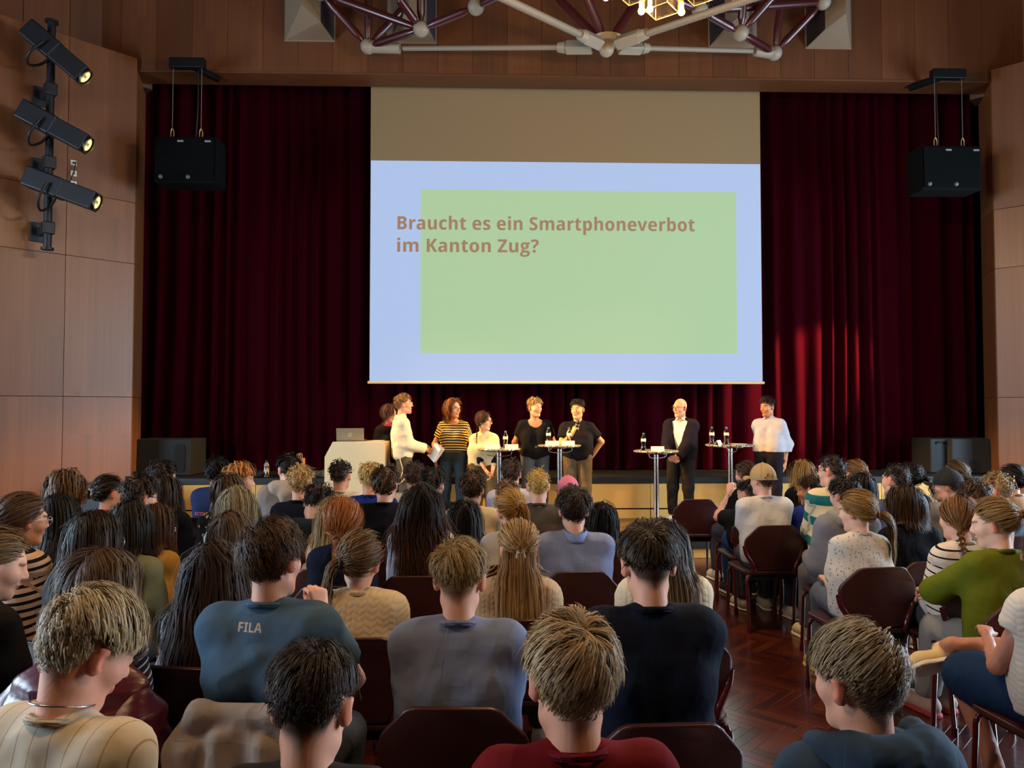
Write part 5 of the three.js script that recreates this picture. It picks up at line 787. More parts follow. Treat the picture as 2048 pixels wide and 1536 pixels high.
// left block, middle rows
A('the glasses wearer in the striped tee', 'seated person with low ponytail and glasses in black striped tan tee', 50, 990, 3.2, { fem: 1, yaw: 22, head: [16, 6, 0], hair: pony('#4a3222', 0.22, [-0.02, -0.03, 0.112], { tip: '#7a5a3c' }), top: tee('#c7a184', { stripe: ['#c7a184', '#16161a', 0.036, 0.42], loose: 0.022 }), glasses: ['#b9b9bd'], skin: SK.f });
A('the person with straight dark hair and glasses', 'seated person with straight dark hair and thin round glasses', 190, 1018, 2.85, { fem: 1, yaw: 22, head: [16, 14, 0], hair: loose('#22170f', 0.34, { tip: '#5a4228', off: 0.02, layer: 0.016, dense: 1.2 }), top: long('#2a2c33'), glasses: ['#c9c9cc', 1] });
A('the person in the olive top', 'seated person with long dark hair in plain olive long sleeve top', 264, 998, 3.25, { fem: 1, yaw: 18, head: [22, 8, 0], hair: loose('#1d1511', 0.4, { tip: '#3c2c20', off: 0.014 }), top: long('#6a6446', { loose: 0.012 }), w: 0.155 });
A('the person in mustard with glasses', 'seated person with long brown hair, glasses, white mask, mustard top', 313, 1004, 3.85, { fem: 1, yaw: 20, head: [26, 8, 0], hair: loose('#3a2417', 0.42, { tip: '#6a4428', wave: 0.006 }), top: long('#9a7434', { loose: 0.015 }), glasses: ['#101012'], mask: 1 });
A('the person with long black hair by the wall', 'seated person with long straight black hair in navy top', 120, 984, 3.75, { fem: 1, yaw: 16, head: [10, 4, 0], hair: loose('#14100f', 0.46, { tip: '#3d2b1c', off: 0.016 }), top: tee('#232b3e') });
A('the person with the wavy brown bob', 'seated person with chin length wavy brown hair by the wooden wall', 137, 936, 4.2, { yaw: 20, head: [22, 4, 0], hair: loose('#4a3222', 0.2, { tip: '#8a6a48', wave: 0.008, off: 0.022, layer: 0.02, lift: 0.5, back: 0.4 }), top: long('#1d1f27') });
A('the person with scrunchie and curly ponytail', 'seated person with curly dark ponytail, light scrunchie, red and green collar', 222, 952, 4.85, { fem: 1, yaw: 24, head: [20, 4, 0], hair: pony('#221813', 0.3, [-0.03, 0.0, 0.12], { tip: '#5a4432', curl: 0.01, thick: 0.04, band: '#c9ae94', bandR: 0.011 }), top: long('#3d5c45', { neckCol: '#b3122c' }) });
A('the person with dark tousled hair and glasses', 'seated person with tousled dark hair and spectacles near the wall', 282, 950, 4.2, { yaw: 18, head: [18, 10, 0], hair: mop('#1f1712', { tip: '#5a4030', lift: 0.6 }), top: tee('#26262b'), glasses: ['#1a1a1c'] });
A('the person in the black tee with long hair', 'seated person with long brown hair in loose black tee', 334, 946, 4.7, { fem: 1, yaw: 12, head: [8, 0, 0], hair: loose('#231812', 0.36, { tip: '#4a3223' }), top: tee('#101116', { loose: 0.025 }), w: 0.16 });
A('the curly haired person in grey', 'seated person with fluffy dark curls in grey top', 327, 919, 5.4, { yaw: 14, head: [20, 0, 0], hair: curly('#1c1512', { tip: '#4a3a30' }), top: tee('#4d4a46') });
// cluster left of the lectern
A('the person in the navy printed tee', 'seated person with black afro in navy tee with orange lettering', 438, 913, 5.75, { yaw: 12, head: [10, 0, 0], skin: SK.d, hair: curly('#0d0b0c', { tip: '#1c1818', len: 0.07, side: 0.045, lift: 1.1 }), top: tee('#1e2748', { loose: 0.022, print: (c) => { c.fillStyle = '#c0655a'; c.font = 'bold 46px sans-serif'; c.fillText('ECONO.COM', 120, 250); } }), w: 0.18 });
A('the person with the ginger bowl cut', 'seated person with ginger bowl cut turned in profile', 480, 923, 5.0, { yaw: 24, head: [40, 8, 0], hair: short('#a86a34', { tip: '#cfa06a', len: 0.1, side: 0.02, lift: 0.35, undercut: -0.05, crown: [0, 0.9, 0.3], swirl: 0.1 }), top: tee('#7d8794') });
A('the person with the polka dot sleeve', 'seated person with smooth brown hair and black polka dot sleeves', 459, 944, 4.4, { fem: 1, yaw: 14, head: [12, 6, 0], hair: loose('#3a281c', 0.24, { tip: '#5a4230' }), top: tee('#121216', { dots: ['#d2ac86', 26, 0.035, 4], loose: 0.02 }) });
A('the person with silvery blonde hair', 'seated person with long silvery blonde hair, round glasses, white top', 477, 968, 4.05, { fem: 1, yaw: 14, head: [14, 2, 0], hair: loose('#7a6848', 0.42, { tip: '#b9ad94', off: 0.016, dense: 1.2 }), top: tee('#c9ccd6'), glasses: ['#1a1a1c', 1] });
A('the person with ash brown hair in pale grey', 'seated person with ash brown loose hair in pale grey top', 466, 1017, 3.35, { fem: 1, yaw: 10, head: [10, 8, 0], hair: loose('#4a3828', 0.34, { tip: '#8a7658', wave: 0.005, off: 0.018 }), top: tee('#a9adb9') });
A('the person in the grey hoodie', 'seated person with black hair and glasses in grey hoodie', 577, 906, 5.5, { yaw: -6, head: [-26, 0, 0], hair: short('#0f0c0b', { len: 0.09, side: 0.03, undercut: -0.4 }), top: hoodie('#8a7a70', { hoodCol: '#a08c78' }), glasses: ['#202024'], w: 0.18 });
A('the blond crop person in black', 'seated person with short blond crop in black top', 603, 929, 4.9, { yaw: 6, head: [6, 2, 0], hair: short('#a07c48', { tip: '#d0ac74', len: 0.045, side: 0.018, lift: 0.4 }), top: long('#14161f') });
A('the person bent over in dark hoodie', 'hunched seated person with dark hair in charcoal hoodie', 634, 966, 4.5, { yaw: 6, head: [4, 40, 4], hair: mop('#1a1310', { tip: '#3d2b1e', len: 0.07 }), top: hoodie('#1e2428'), lean: 14, w: 0.18 });
A('the person before the lectern', 'seated person with neat dark short hair before the white lectern', 682, 920, 5.7, { yaw: 2, head: [4, 2, -3], hair: short('#15100d', { tip: '#3a2a1e', len: 0.055, side: 0.014, crown: [0.2, 0.9, 0.3], undercut: -0.4 }), top: tee('#cfc3b4'), skin: SK.t });
A('the person in the blue jersey', 'seated person with bleached top and dark undercut in blue jersey', 742, 925, 5.4, { yaw: 2, head: [10, 4, 0], hair: short('#a5803f', { tip: '#d9bc84', len: 0.07, side: 0.03, undercut: -0.15, brow: '#20160f' }), top: tee('#1b2a6b', { print: (c) => { c.fillStyle = '#d8b68a'; c.font = 'bold 90px sans-serif'; c.fillText('DRU', 165, 240); } }), skin: SK.t, w: 0.18 });
A('the curly person in black beside the jersey', 'seated person with curly brown mop in black tee', 772, 930, 4.7, { yaw: 2, head: [8, 2, 0], hair: curly('#2a1c13', { tip: '#8a623c', len: 0.09, side: 0.065 }), top: tee('#12131c', { loose: 0.024 }), w: 0.185 });
A('the person with strappy top', 'seated person with long blonde hair in strappy top, bare shoulder', 672, 988, 4.0, { fem: 1, yaw: 2, head: [2, 4, 0], hair: loose('#7d5f38', 0.44, { tip: '#c0a070' }), top: { col: '#a08468', sleeve: 'none', straps: 1 } , bare: 1 });
A('the person with the copper braid', 'seated person with copper hair in low braid, dark navy top', 688, 998, 3.65, { fem: 1, yaw: 4, head: [4, 6, 0], hair: pony('#8a4c24', 0.2, [0, -0.075, 0.1], { tip: '#c07c40', tdir: [0, -0.6, 0.5], off: 0.016, layer: 0.014, curl: 0.004, thick: 0.018 }), top: long('#10172a') });
// centre
A('the front row person in white tee', 'seated person with short brown hair in white tee below the speakers', 829, 923, 5.9, { yaw: 0, head: [0, 2, 0], hair: short('#33221a', { tip: '#6a4a30', len: 0.07, side: 0.04 }), top: tee('#c4bdb4') });
A('the person with dark quiff', 'seated person with dark thick hair turned towards the tables', 868, 935, 5.4, { yaw: 4, head: [16, 2, 0], hair: mop('#17110e', { tip: '#3d2b20', len: 0.08 }), top: long('#191b22') });
A('the person with long dark curls', 'seated person with very long dark curls in white top', 844, 964, 3.85, { fem: 1, yaw: 2, head: [0, 2, 0], hair: loose('#1f140f', 0.6, { tip: '#6a4020', curl: 0.011, wave: 0.01, freq: 20, off: 0.022, layer: 0.03, dense: 1.3 }), top: long('#c3c2cb', { loose: 0.018 }), w: 0.15 });
A('the curly person in cream', 'seated person with tight brown curls in cream top', 945, 942, 5.0, { yaw: 2, head: [4, 4, 0], hair: curly('#2a1b13', { tip: '#7a5638' }), top: tee('#c8b79b') });
A('the person with long straight black hair in cream', 'seated person with long straight black hair in cream blouse', 928, 996, 4.4, { fem: 1, yaw: 2, head: [2, 2, 0], hair: loose('#17110e', 0.48, { tip: '#4a382c', off: 0.016, dense: 1.2 }), top: long('#cbb394', { loose: 0.018 }), w: 0.155 });
A('the front row person in lavender tee', 'seated person with straight brown hair in pale lavender tee', 1023, 917, 5.9, { yaw: 0, head: [6, 2, 0], hair: short('#33241a', { tip: '#6a4c36', len: 0.08, side: 0.045, lift: 0.25 }), top: tee('#b9b4c4'), w: 0.18 });
A('the person in black under the lavender tee', 'seated person with light brown hair in black tee, half hidden', 1014, 960, 5.35, { yaw: 0, head: [-4, 4, 0], hair: short('#5a3d24', { tip: '#9a7448', len: 0.075, side: 0.035, lift: 0.25 }), top: tee('#15151a') });
A('the person with the scrunchie', 'seated person with golden ponytail in patterned scrunchie, white tee', 1021, 982, 4.12, { fem: 1, yaw: -4, head: [-6, 8, -8], hair: pony('#96692c', 0.24, [0.04, 0.03, 0.115], { tip: '#d0ad70', band: '#8a6a44', bandR: 0.012, thick: 0.028, tdir: [0.5, 0.1, 0.8] }), top: tee('#c9c6c6', { loose: 0.022 }) });
A('the person with the blond buzz cut', 'seated person with blond buzz cut in taupe tee', 1076, 939, 4.9, { yaw: -2, head: [0, 2, 0], hair: crop('#a5813c', { tip: '#c9a45c', len: 0.02 }), top: tee('#4d443c', { loose: 0.022 }), w: 0.185 });
A('the person in the pink cap', 'seated person in pink baseball cap facing the stage', 1136, 950, 5.6, { yaw: -2, head: [0, 2, 0], hair: crop('#3a2618', { len: 0.014, maxY: 0.12 }), cap: { col: '#c2667c', seam: '#d98a7a' }, top: tee('#2b2b31'), topUp: 0.028 });
A('the person in the blue shirt', 'seated person with dark wavy hair in loose blue collared shirt', 1147, 973, 3.95, { yaw: -2, head: [0, 4, 0], hair: mop('#1c1512', { tip: '#5a3a28', len: 0.085, side: 0.05 }), top: shirt('#7d86a6', { loose: 0.026, collarCol: '#7f93c6', fold: 0.01 }), w: 0.19, build: 1.08 });
A('the person with black hair by the empty chair', 'seated person with long glossy black hair near the empty chair', 1203, 1000, 4.75, { fem: 1, yaw: -4, head: [2, 2, 0], hair: loose('#0f0c0c', 0.44, { tip: '#3d2618' }), top: long('#a5a0a6') });
// right block
A('the person in the beige cap', 'seated person in beige baseball cap and white tee', 1524, 925, 5.4, { yaw: -10, head: [-16, 2, 0], hair: crop('#2a1d15', { len: 0.014, maxY: 0.12 }), cap: { col: '#a5865a', seam: '#8f7550' }, top: tee('#c9c3be', { loose: 0.024 }), w: 0.185, topUp: 0.028, shoes: ['#b9b2a6', '#d8d2c6'], pants: { col: '#4d4f57', loose: 0.022 }, legs: { L: [-14, -4], R: [6, -2] }, chair: 'maroon stacking chair holding the person in the beige cap' });
A('the brown haired person in black behind the cap', 'seated person with tied brown hair in black jacket beside table', 1490, 924, 6.4, { fem: 1, yaw: -12, head: [-20, 4, 0], hair: pony('#3d281b', 0.2, [0.02, -0.03, 0.11], {}), top: long('#0f0f12', { loose: 0.018 }) });
A('the person with hand on cheek', 'seated person in dark top resting cheek on hand, blue jeans', 1496, 956, 5.9, { yaw: -10, head: [-24, 12, 0], hair: short('#17110d', { len: 0.06, side: 0.02 }), top: tee('#17171b'), arms: { L: [-0.1, 0.96, -0.2], Lp: [-0.5, -1, -0.2] }, hands: { L: 'fist', Ld: [0.2, 1, -0.1], Ln: [-0.6, 0, 0.6] }, pants: { col: '#2b4a78', loose: 0.022 }, shoes: ['#15151a', '#d8d8d8'], legs: { L: [-12, 0], R: [4, 0] } });
A('the person with long blonde hair at the front', 'seated person with long blonde hair in black top by stage', 1605, 917, 6.2, { fem: 1, yaw: -16, head: [-4, 0, 0], hair: loose('#7d5c30', 0.46, { tip: '#a8844c' }), top: long('#121218') });
A('the small person in royal blue', 'small seated person with short brown hair in royal blue top', 1619, 951, 5.5, { yaw: -20, head: [-34, 8, 0], hair: short('#2c1d14', { tip: '#5a4028', len: 0.05, side: 0.03 }), top: tee('#22307d'), hs: 0.92, w: 0.15 });
A('the person in the cream and teal stripes', 'seated person with glasses in cream jersey with wide teal stripes', 1662, 911, 5.2, { yaw: -16, head: [-22, 2, 0], hair: crop('#1a1411', { len: 0.03, side: 0.014, lift: 0.6 }), top: long('#d6c39c', { stripe: ['#d6c39c', '#1f6468', 0.17, 0.42], loose: 0.024 }), glasses: ['#151518'], w: 0.185 });
A('the person with light pulled back hair', 'seated person with light brown pulled back hair near curtain', 1708, 923, 6.2, { fem: 1, yaw: -14, head: [-6, 2, 0], hair: pony('#6a4828', 0.26, [0, 0.04, 0.115], { tip: '#a07848' }), top: long('#23232b') });
A('the person with black hair falling forward', 'seated person with black shoulder length hair in black top', 1722, 944, 5.45, { fem: 1, yaw: -16, head: [-4, 4, 0], hair: loose('#0e0c0d', 0.4, { tip: '#26232a' }), top: long('#14161f') });
A('the person in the grey marl hoodie', 'seated person with dark hair in light grey hoodie and grey jeans', 1687, 952, 4.66, { yaw: -16, head: [-6, 8, 0], hair: short('#15100e', { tip: '#3a2a20', len: 0.1, side: 0.06, lift: 0.3 }), top: hoodie('#77767e', { hoodCol: '#8a8478' }), w: 0.18, pants: { col: '#6a6a70', loose: 0.026 }, legs: { L: [-10, -4], R: [2, -2] }, shoes: ['#c9bb96', '#d8ceb4'], shoeFine: 1, arms: { L: [-0.12, 0.66, -0.25] } });
A('the person in the floral blouse', 'seated person with wavy blonde ponytail in white floral blouse', 1711, 983, 4.05, { fem: 1, yaw: -14, head: [-22, 8, 0], hair: pony('#7d5a2c', 0.36, [0.035, -0.02, 0.115], { tip: '#c49a60', wave: 0.008, band: '#8a5a44', thick: 0.03, tdir: [0.4, 0, 0.8] }), top: { col: '#cdc5bc', sleeve: 'tee', loose: 0.02, dots: ['#565e6e', 34, 0.028, 9], name: 'blouse' }, pants: { col: '#5d6474', loose: 0.02 }, shoes: ['#c3a552', '#d4bb70'], shoeFine: 1, legs: { L: [-14, -2], R: [2, 0] }, skin: SK.f });
A('the person in the slate shirt', 'seated person with short black hair in slate blue shirt', 1790, 929, 5.05, { yaw: -14, head: [-8, 2, 0], hair: crop('#14100f', { len: 0.026, side: 0.014 }), top: shirt('#4d5468', { loose: 0.018 }), w: 0.185 });
A('the person with the dark curly ponytail', 'seated person with thick dark curly ponytail near grey speaker', 1815, 929, 5.8, { fem: 1, yaw: -14, head: [-4, 2, 0], hair: pony('#1c1413', 0.3, [0.03, 0.02, 0.115], { curl: 0.01, thick: 0.04, tdir: [0.5, 0, 0.8] }), top: long('#3b3a42') });
A('the person with the brown bob in black', 'seated person with glossy brown bob in black top, looking sideways', 1808, 968, 4.2, { fem: 1, yaw: -20, head: [-16, 6, 0], hair: loose('#2c1d14', 0.2, { tip: '#6a4a30', off: 0.022, layer: 0.016, dense: 1.3 }), lod: 1, top: tee('#0d0e14', { loose: 0.022 }), w: 0.16 });
A('the person behind the black cap', 'seated person with brown plaited hair half hidden by black cap', 1909, 924, 6.1, { fem: 1, yaw: -14, head: [-4, 2, 0], hair: pony('#4a3422', 0.28, [0.0, -0.02, 0.115], { tip: '#7d5f3c', curl: 0.006 }), top: long('#3a3a40') });
A('the person in the black cap', 'seated person in black baseball cap and grey tee', 1894, 936, 5.4, { yaw: -18, head: [-28, 2, 0], hair: crop('#14100e', { len: 0.014, maxY: 0.12 }), cap: { col: '#15181d', seam: '#101216' }, top: tee('#7a7570', { loose: 0.024 }), w: 0.18, topUp: 0.028 });
A('the person looking down with brown crop', 'seated person with brown crop bending forward beside braids', 1948, 960, 4.5, { yaw: -18, head: [-24, 18, 0], hair: short('#3a281c', { tip: '#6a4c34', len: 0.055, side: 0.03 }), top: tee('#b79a86') });
A('the person with spiky blond hair', 'seated person with spiky blond hair in washed blue tee', 1992, 945, 4.98, { yaw: -16, head: [-24, 4, 0], hair: short('#8a6a42', { tip: '#d0b484', len: 0.05, side: 0.022, lift: 0.8, mess: 0.4 }), top: tee('#5d7486'), w: 0.185 });
A('the person with dark plait at the far side', 'seated person with dark plait in beige top near edge', 2020, 930, 5.6, { fem: 1, yaw: -14, head: [-6, 0, 0], hair: pony('#1f1713', 0.3, [0.02, -0.03, 0.115], { curl: 0.006 }), top: tee('#b9977c') });
A('the person with two braids', 'seated person with two braids in white top with thin stripes', 1914, 995, 3.8, { fem: 1, yaw: -10, head: [-6, 4, 2], hair: { style: 'braids', col: '#6a4426', tip: '#9a6c40', tie: [0.062, -0.06, 0.07], len: 0.26, off: 0.012 }, top: long('#d4c4b6', { stripe: ['#d4c4b6', '#17171d', 0.042, 0.2], loose: 0.014 }), w: 0.15 });
A('the person in the green sweater', 'seated person with high ponytail in moss green sweater, hands clasped', 1985, 1000, 3.42, { fem: 1, yaw: -16, head: [-32, 12, 0], hair: pony('#7d5c34', 0.4, [0.01, 0.045, 0.118], { tip: '#b09468', band: '#a86a44', thick: 0.03, tdir: [0.3, 0.1, 0.9] }), top: long('#5f6416', { sleeve: 'three', loose: 0.02, name: 'sweater' }), w: 0.155, skin: SK.f, pants: { col: '#8a8580', loose: 0.02 }, shoes: ['#c2a090', '#b8383c'], shoeFine: 1, arms: { L: [-0.1, 0.72, -0.4], R: [-0.02, 0.7, -0.38], Lp: [-0.9, -0.4, 0.4] }, hands: { L: 'grip' }, handFine: 1, legs: { L: [-10, -10], R: [-4, -14] } });
A('the person in the white knit vest', 'seated person in white short sleeved knit and denim skirt, legs crossed', 2098, 1045, 2.78, { fem: 1, yaw: -14, head: [-20, 4, 0], hair: loose('#4a3222', 0.3), top: { col: '#d4ccc4', sleeve: 'cap', knit: true, loose: 0.02, name: 'knit_top' }, pants: { col: '#1c3354', skirt: 1 }, w: 0.155, skin: '#b97f68', bare: 1, shoes: ['#d3bd90', '#cfcac4'], shoeFine: 1, legs: { Rk: [0.27, 0.62, -0.36], Ra: [-0.12, 0.63, -0.44], Lk: [-0.13, 0.52, -0.38], La: [-0.1, 0.09, -0.16] }, shoeRot: { R: [-0.95, 1.35, 0] }, arms: { L: [-0.1, 0.73, -0.24], Lp: [-0.6, -0.5, 0.7] } });

// ---------------------------------------------------------------- the speakers on the platform
const S = (who, label, px, py, d, o) => person({ who, label, p: [px, py, d], pose: 'stand', base: PLAT, lod: 1, face: 1, cell: 0.016, skin: '#c98a62', neck: -0.005, lean: 0, ...o });
S('the person behind the lectern', 'standing person in black with white collar and red scarf behind white shirt', 779, 807, 10.02, { fem: 1, yaw: 135, head: [-10, 6, 0], hair: loose('#3d2216', 0.17, { tip: '#6a4026', off: 0.018, layer: 0.014 }), top: long('#17130f', { loose: 0.014, neckCol: '#d8c8a8' }), pants: { col: '#57493a' } });
const speakerTalk = S('the person in the white shirt', 'standing person in white shirt and glasses holding papers, seen from the side', 808, 787, 9.66, { yaw: 76, head: [4, -4, 0], beard: 1, hair: short('#7d5a30', { tip: '#a88450', len: 0.06, side: 0.025, lift: 0.5 }), top: shirt('#d8c39c', { loose: 0.022, fold: 0.009 }), pants: { col: '#4a4238', loose: 0.02 }, glasses: ['#c9b9a0'], arms: { R: [0.1, 0.98, -0.27], Rp: [0.4, -0.6, 0.8], L: [-0.1, 1.0, -0.25], Lp: [-0.4, -0.6, 0.8] }, hands: { R: 'pinch', L: 'pinch', Rn: [0.8, 0.4, 0.2], Ln: [-0.8, 0.4, 0.2] }, skin: '#d0906a', belt: '#2a2018' });
S('the person in the striped top', 'standing person with curly hair in striped off shoulder top and jeans', 907, 797, 9.9, { fem: 1, yaw: 182, head: [-52, 4, 0], hair: { style: 'long', col: '#5a3216', tip: '#94602a', len: 0.25, high: 0.12, open: 1.6, back: 1, front: 0.6, curl: 0.013, wave: 0.01, off: 0.02, layer: 0.03, lift: 0.6, dense: 1.2 }, top: tee('#c8a85c', { stripe: ['#c8a85c', '#1d1a18', 0.034, 0.5], loose: 0.012, low: 0.03, hem: 0.93 }), pants: { col: '#2d3a44', loose: 0.008 }, glasses: ['#2a1c14'], arms: { R: [0.235, 0.8, -0.02], Rp: [1, -0.1, 0.5], L: [-0.2, 0.82, 0.1] }, w: 0.16, bare: 1 });
S('the person in the cream printed tee', 'short standing person with braids in cream printed tee, hands folded low', 968, 823, 9.72, { fem: 1, yaw: 178, head: [-68, 4, 0], hair: { style: 'braids', col: '#3d2418', tip: '#5a3a26', tie: [0.062, -0.06, 0.05], len: 0.2, off: 0.012 }, top: tee('#d3bb86', { loose: 0.026, sleeve: 'tee', under: { col: '#121214', sleeve: 'three', loose: 0.004 }, print: (c) => { c.fillStyle = '#4a6a86'; for (let i = 0; i < 14; i++) { c.beginPath(); c.ellipse(256 + Math.sin(i * 2.3) * 26, 60 + i * 26, 16, 9, i, 0, 7); c.fill(); } c.fillStyle = '#1c2a3a'; for (let i = 0; i < 12; i++) c.fillRect(196 + (i * 53) % 130, 80 + (i * 71) % 330, 12, 7); } }), pants: { col: '#5d4a2c', loose: 0.03 }, glasses: ['#2a2020'], arms: { R: [-0.05, 0.62, -0.2], L: [-0.1, 0.6, -0.19], Rp: [1, -0.2, 0.4], Lp: [-1, -0.2, 0.4] }, w: 0.14, bare: 1, skin: '#d09a70' });
S('the person in the black v neck', 'standing person in black v neck shirt and jeans, arms behind back', 1070, 794, 10.0, { yaw: 178, head: [-32, 2, 0], hair: short('#80653a', { tip: '#b89a60', len: 0.06, side: 0.02, lift: 0.5, sweep: [0, 0, 0.6] }), top: tee('#14100f', { loose: 0.012, low: 0.045, off: 1 }), pants: { col: '#4d4e4c', loose: 0.014 }, arms: { R: [0.12, 0.86, 0.16], L: [-0.12, 0.86, 0.16], Rp: [1, -0.3, 0.2], Lp: [-1, -0.3, 0.2] }, w: 0.18, build: 0.98, bare: 1 });
const speakerMic = S('the person with the microphone', 'standing person in black tee speaking into a hand held microphone', 1155, 798, 9.9, { yaw: 184, head: [24, 2, 0], hair: short('#120c0a', { tip: '#2a1c14', len: 0.06, side: 0.016, lift: 0.6, sweep: [0, 0, 0.6] }), top: tee('#131010', { loose: 0.014 }), pants: { col: '#5a4a32', loose: 0.016 }, arms: { R: [0.08, 1.17, -0.2], Rp: [0.7, -1, 0.2], L: [-0.2, 0.86, 0.14], Lp: [-1, -0.1, 0.3] }, hands: { R: 'grip', Rd: [-0.35, 0.85, -0.3], Rn: [0.75, 0.2, -0.6] }, w: 0.185, bare: 1, skin: '#c58a56' });
const speakerBald = S('the person in the dark blazer', 'bald standing person with glasses in dark blazer, hands clasped', 1360, 797, 9.95, { yaw: 212, head: [24, 4, 0], hair: { style: 'bald', col: '#6a5a48' }, top: { name: 'blazer', col: '#17121a', sleeve: 'long', loose: 0.014, extra: 0.012, open: 0.028, hem: 0.76, collar: 'shirt', collarCol: '#c9c0b4', under: { col: '#d0c8bc', sleeve: 'long', loose: 0.004 } }, pants: { col: '#1c1714', loose: 0.012 }, glasses: ['#121214'], arms: { R: [0.07, 0.83, -0.24], L: [-0.02, 0.82, -0.27], Rp: [1, -0.3, 0.6], Lp: [-1, -0.3, 0.6] }, hands: { R: 'grip', L: 'grip', Rd: [-1, -0.25, -0.2], Ld: [1, -0.25, -0.2], Rn: [0, 0.4, -1], Ln: [0, 0.4, -1] }, w: 0.18, skin: '#c98c66', shoes: ['#cfc3ae', '#d8d0c0'], topUp: 0.004, legs: { L: [-12, 0], R: [10, -6] } });
S('the person in the light blue shirt', 'standing person in light blue shirt, brown belt, hands behind back', 1535, 793, 9.95, { yaw: 222, head: [22, 6, 0], beard: 1, hair: short('#24160e', { tip: '#4a301c', len: 0.06, side: 0.022, lift: 0.5 }), top: shirt('#a9a4a8', { loose: 0.02, fold: 0.01, hem: 0.93 }), pants: { col: '#19141a', loose: 0.016 }, belt: '#4a2614', arms: { R: [0.06, 0.84, 0.17], L: [-0.19, 0.8, 0.08], Rp: [0.5, -0.2, 1], Lp: [-0.3, -0.2, 1] }, w: 0.178, build: 0.98, skin: '#b87a52' });
// accessories that belong to a speaker
{
  const g = PEOPLE[PEOPLE.length - 8].g, n = PEOPLE[PEOPLE.length - 8]; mesh('scarf', tube([...Array(14)].map((_, i) => { const a = i / 14 * Math.PI * 2; return V(Math.sin(a) * 0.075, n.N + 0.02, n.nz + 0.02 + Math.cos(a) * 0.075); }), 0.018, 40, 7, true), M('#b3201c', 0.8), g);
  const h = speakerTalk; mesh('headset_cable', tube([V(0.12, 0.94, 0.06), V(0.19, 0.86, 0.06), V(0.2, 0.72, 0.03), V(0.19, 0.62, 0.06), V(0.2, 0.55, 0.1), V(0.2, 0.6, 0.02), V(0.19, 0.74, -0.04), V(0.2, 0.78, -0.12), V(0.2, 0.7, -0.16)], 0.006, 60, 6), M('#c9a878', 0.6), h.g);
  // microphone in the hand, papers in the hand
  const put = (o, rec, side, dx = [0, 0.07, -0.03]) => { const p = V(...dx).applyMatrix4(rec.J[side].hand).applyMatrix4(new THREE.Matrix4().makeRotationY(rec.turn).setPosition(rec.g.position)); o.position.copy(p); };
  const mic = thing('microphone', 'black hand held microphone raised to the talking person', 'microphone'); put(mic, speakerMic, 'R'); mic.rotation.set(0.45, 0, -0.25);
  mesh('handle', new THREE.CylinderGeometry(0.02, 0.014, 0.2, 16).translate(0, -0.03, 0), M('#0c0c0e', 0.4), mic); mesh('grille', new THREE.SphereGeometry(0.028, 16, 12).scale(1, 1.15, 1).translate(0, 0.095, 0), M('#2a2a2c', 0.45, { metalness: 0.7 }), mic); mesh('ring', new THREE.TorusGeometry(0.025, 0.005, 8, 20).rotateX(Math.PI / 2).translate(0, 0.072, 0), steel, mic);
  const pap = thing('paper_sheets', 'folded white sheets held open by the person in white', 'papers'); put(pap, speakerTalk, 'R', [0.0, 0.08, -0.02]); pap.rotation.set(0.1, -0.1, 0.0);
  const printed = new THREE.MeshStandardMaterial({ roughness: 0.8, map: canvasTex(128, 180, (c, w, h2) => { c.fillStyle = '#d9d0c0'; c.fillRect(0, 0, w, h2); c.fillStyle = '#6a6460'; for (let i = 0; i < 9; i++) c.fillRect(14, 30 + i * 15, 60 + (i * 37) % 40, 4); }) });
  for (const s of [0, 1]) { const m = mesh('sheet', rbox(0.15, 0.21, 0.003, 0.001, 0.075, 0.03, 0, 1), printed, pap); m.rotation.set(-0.2, s ? 0.5 : -0.7, -0.6); m.position.set(0.0, s * 0.01, 0); }
}
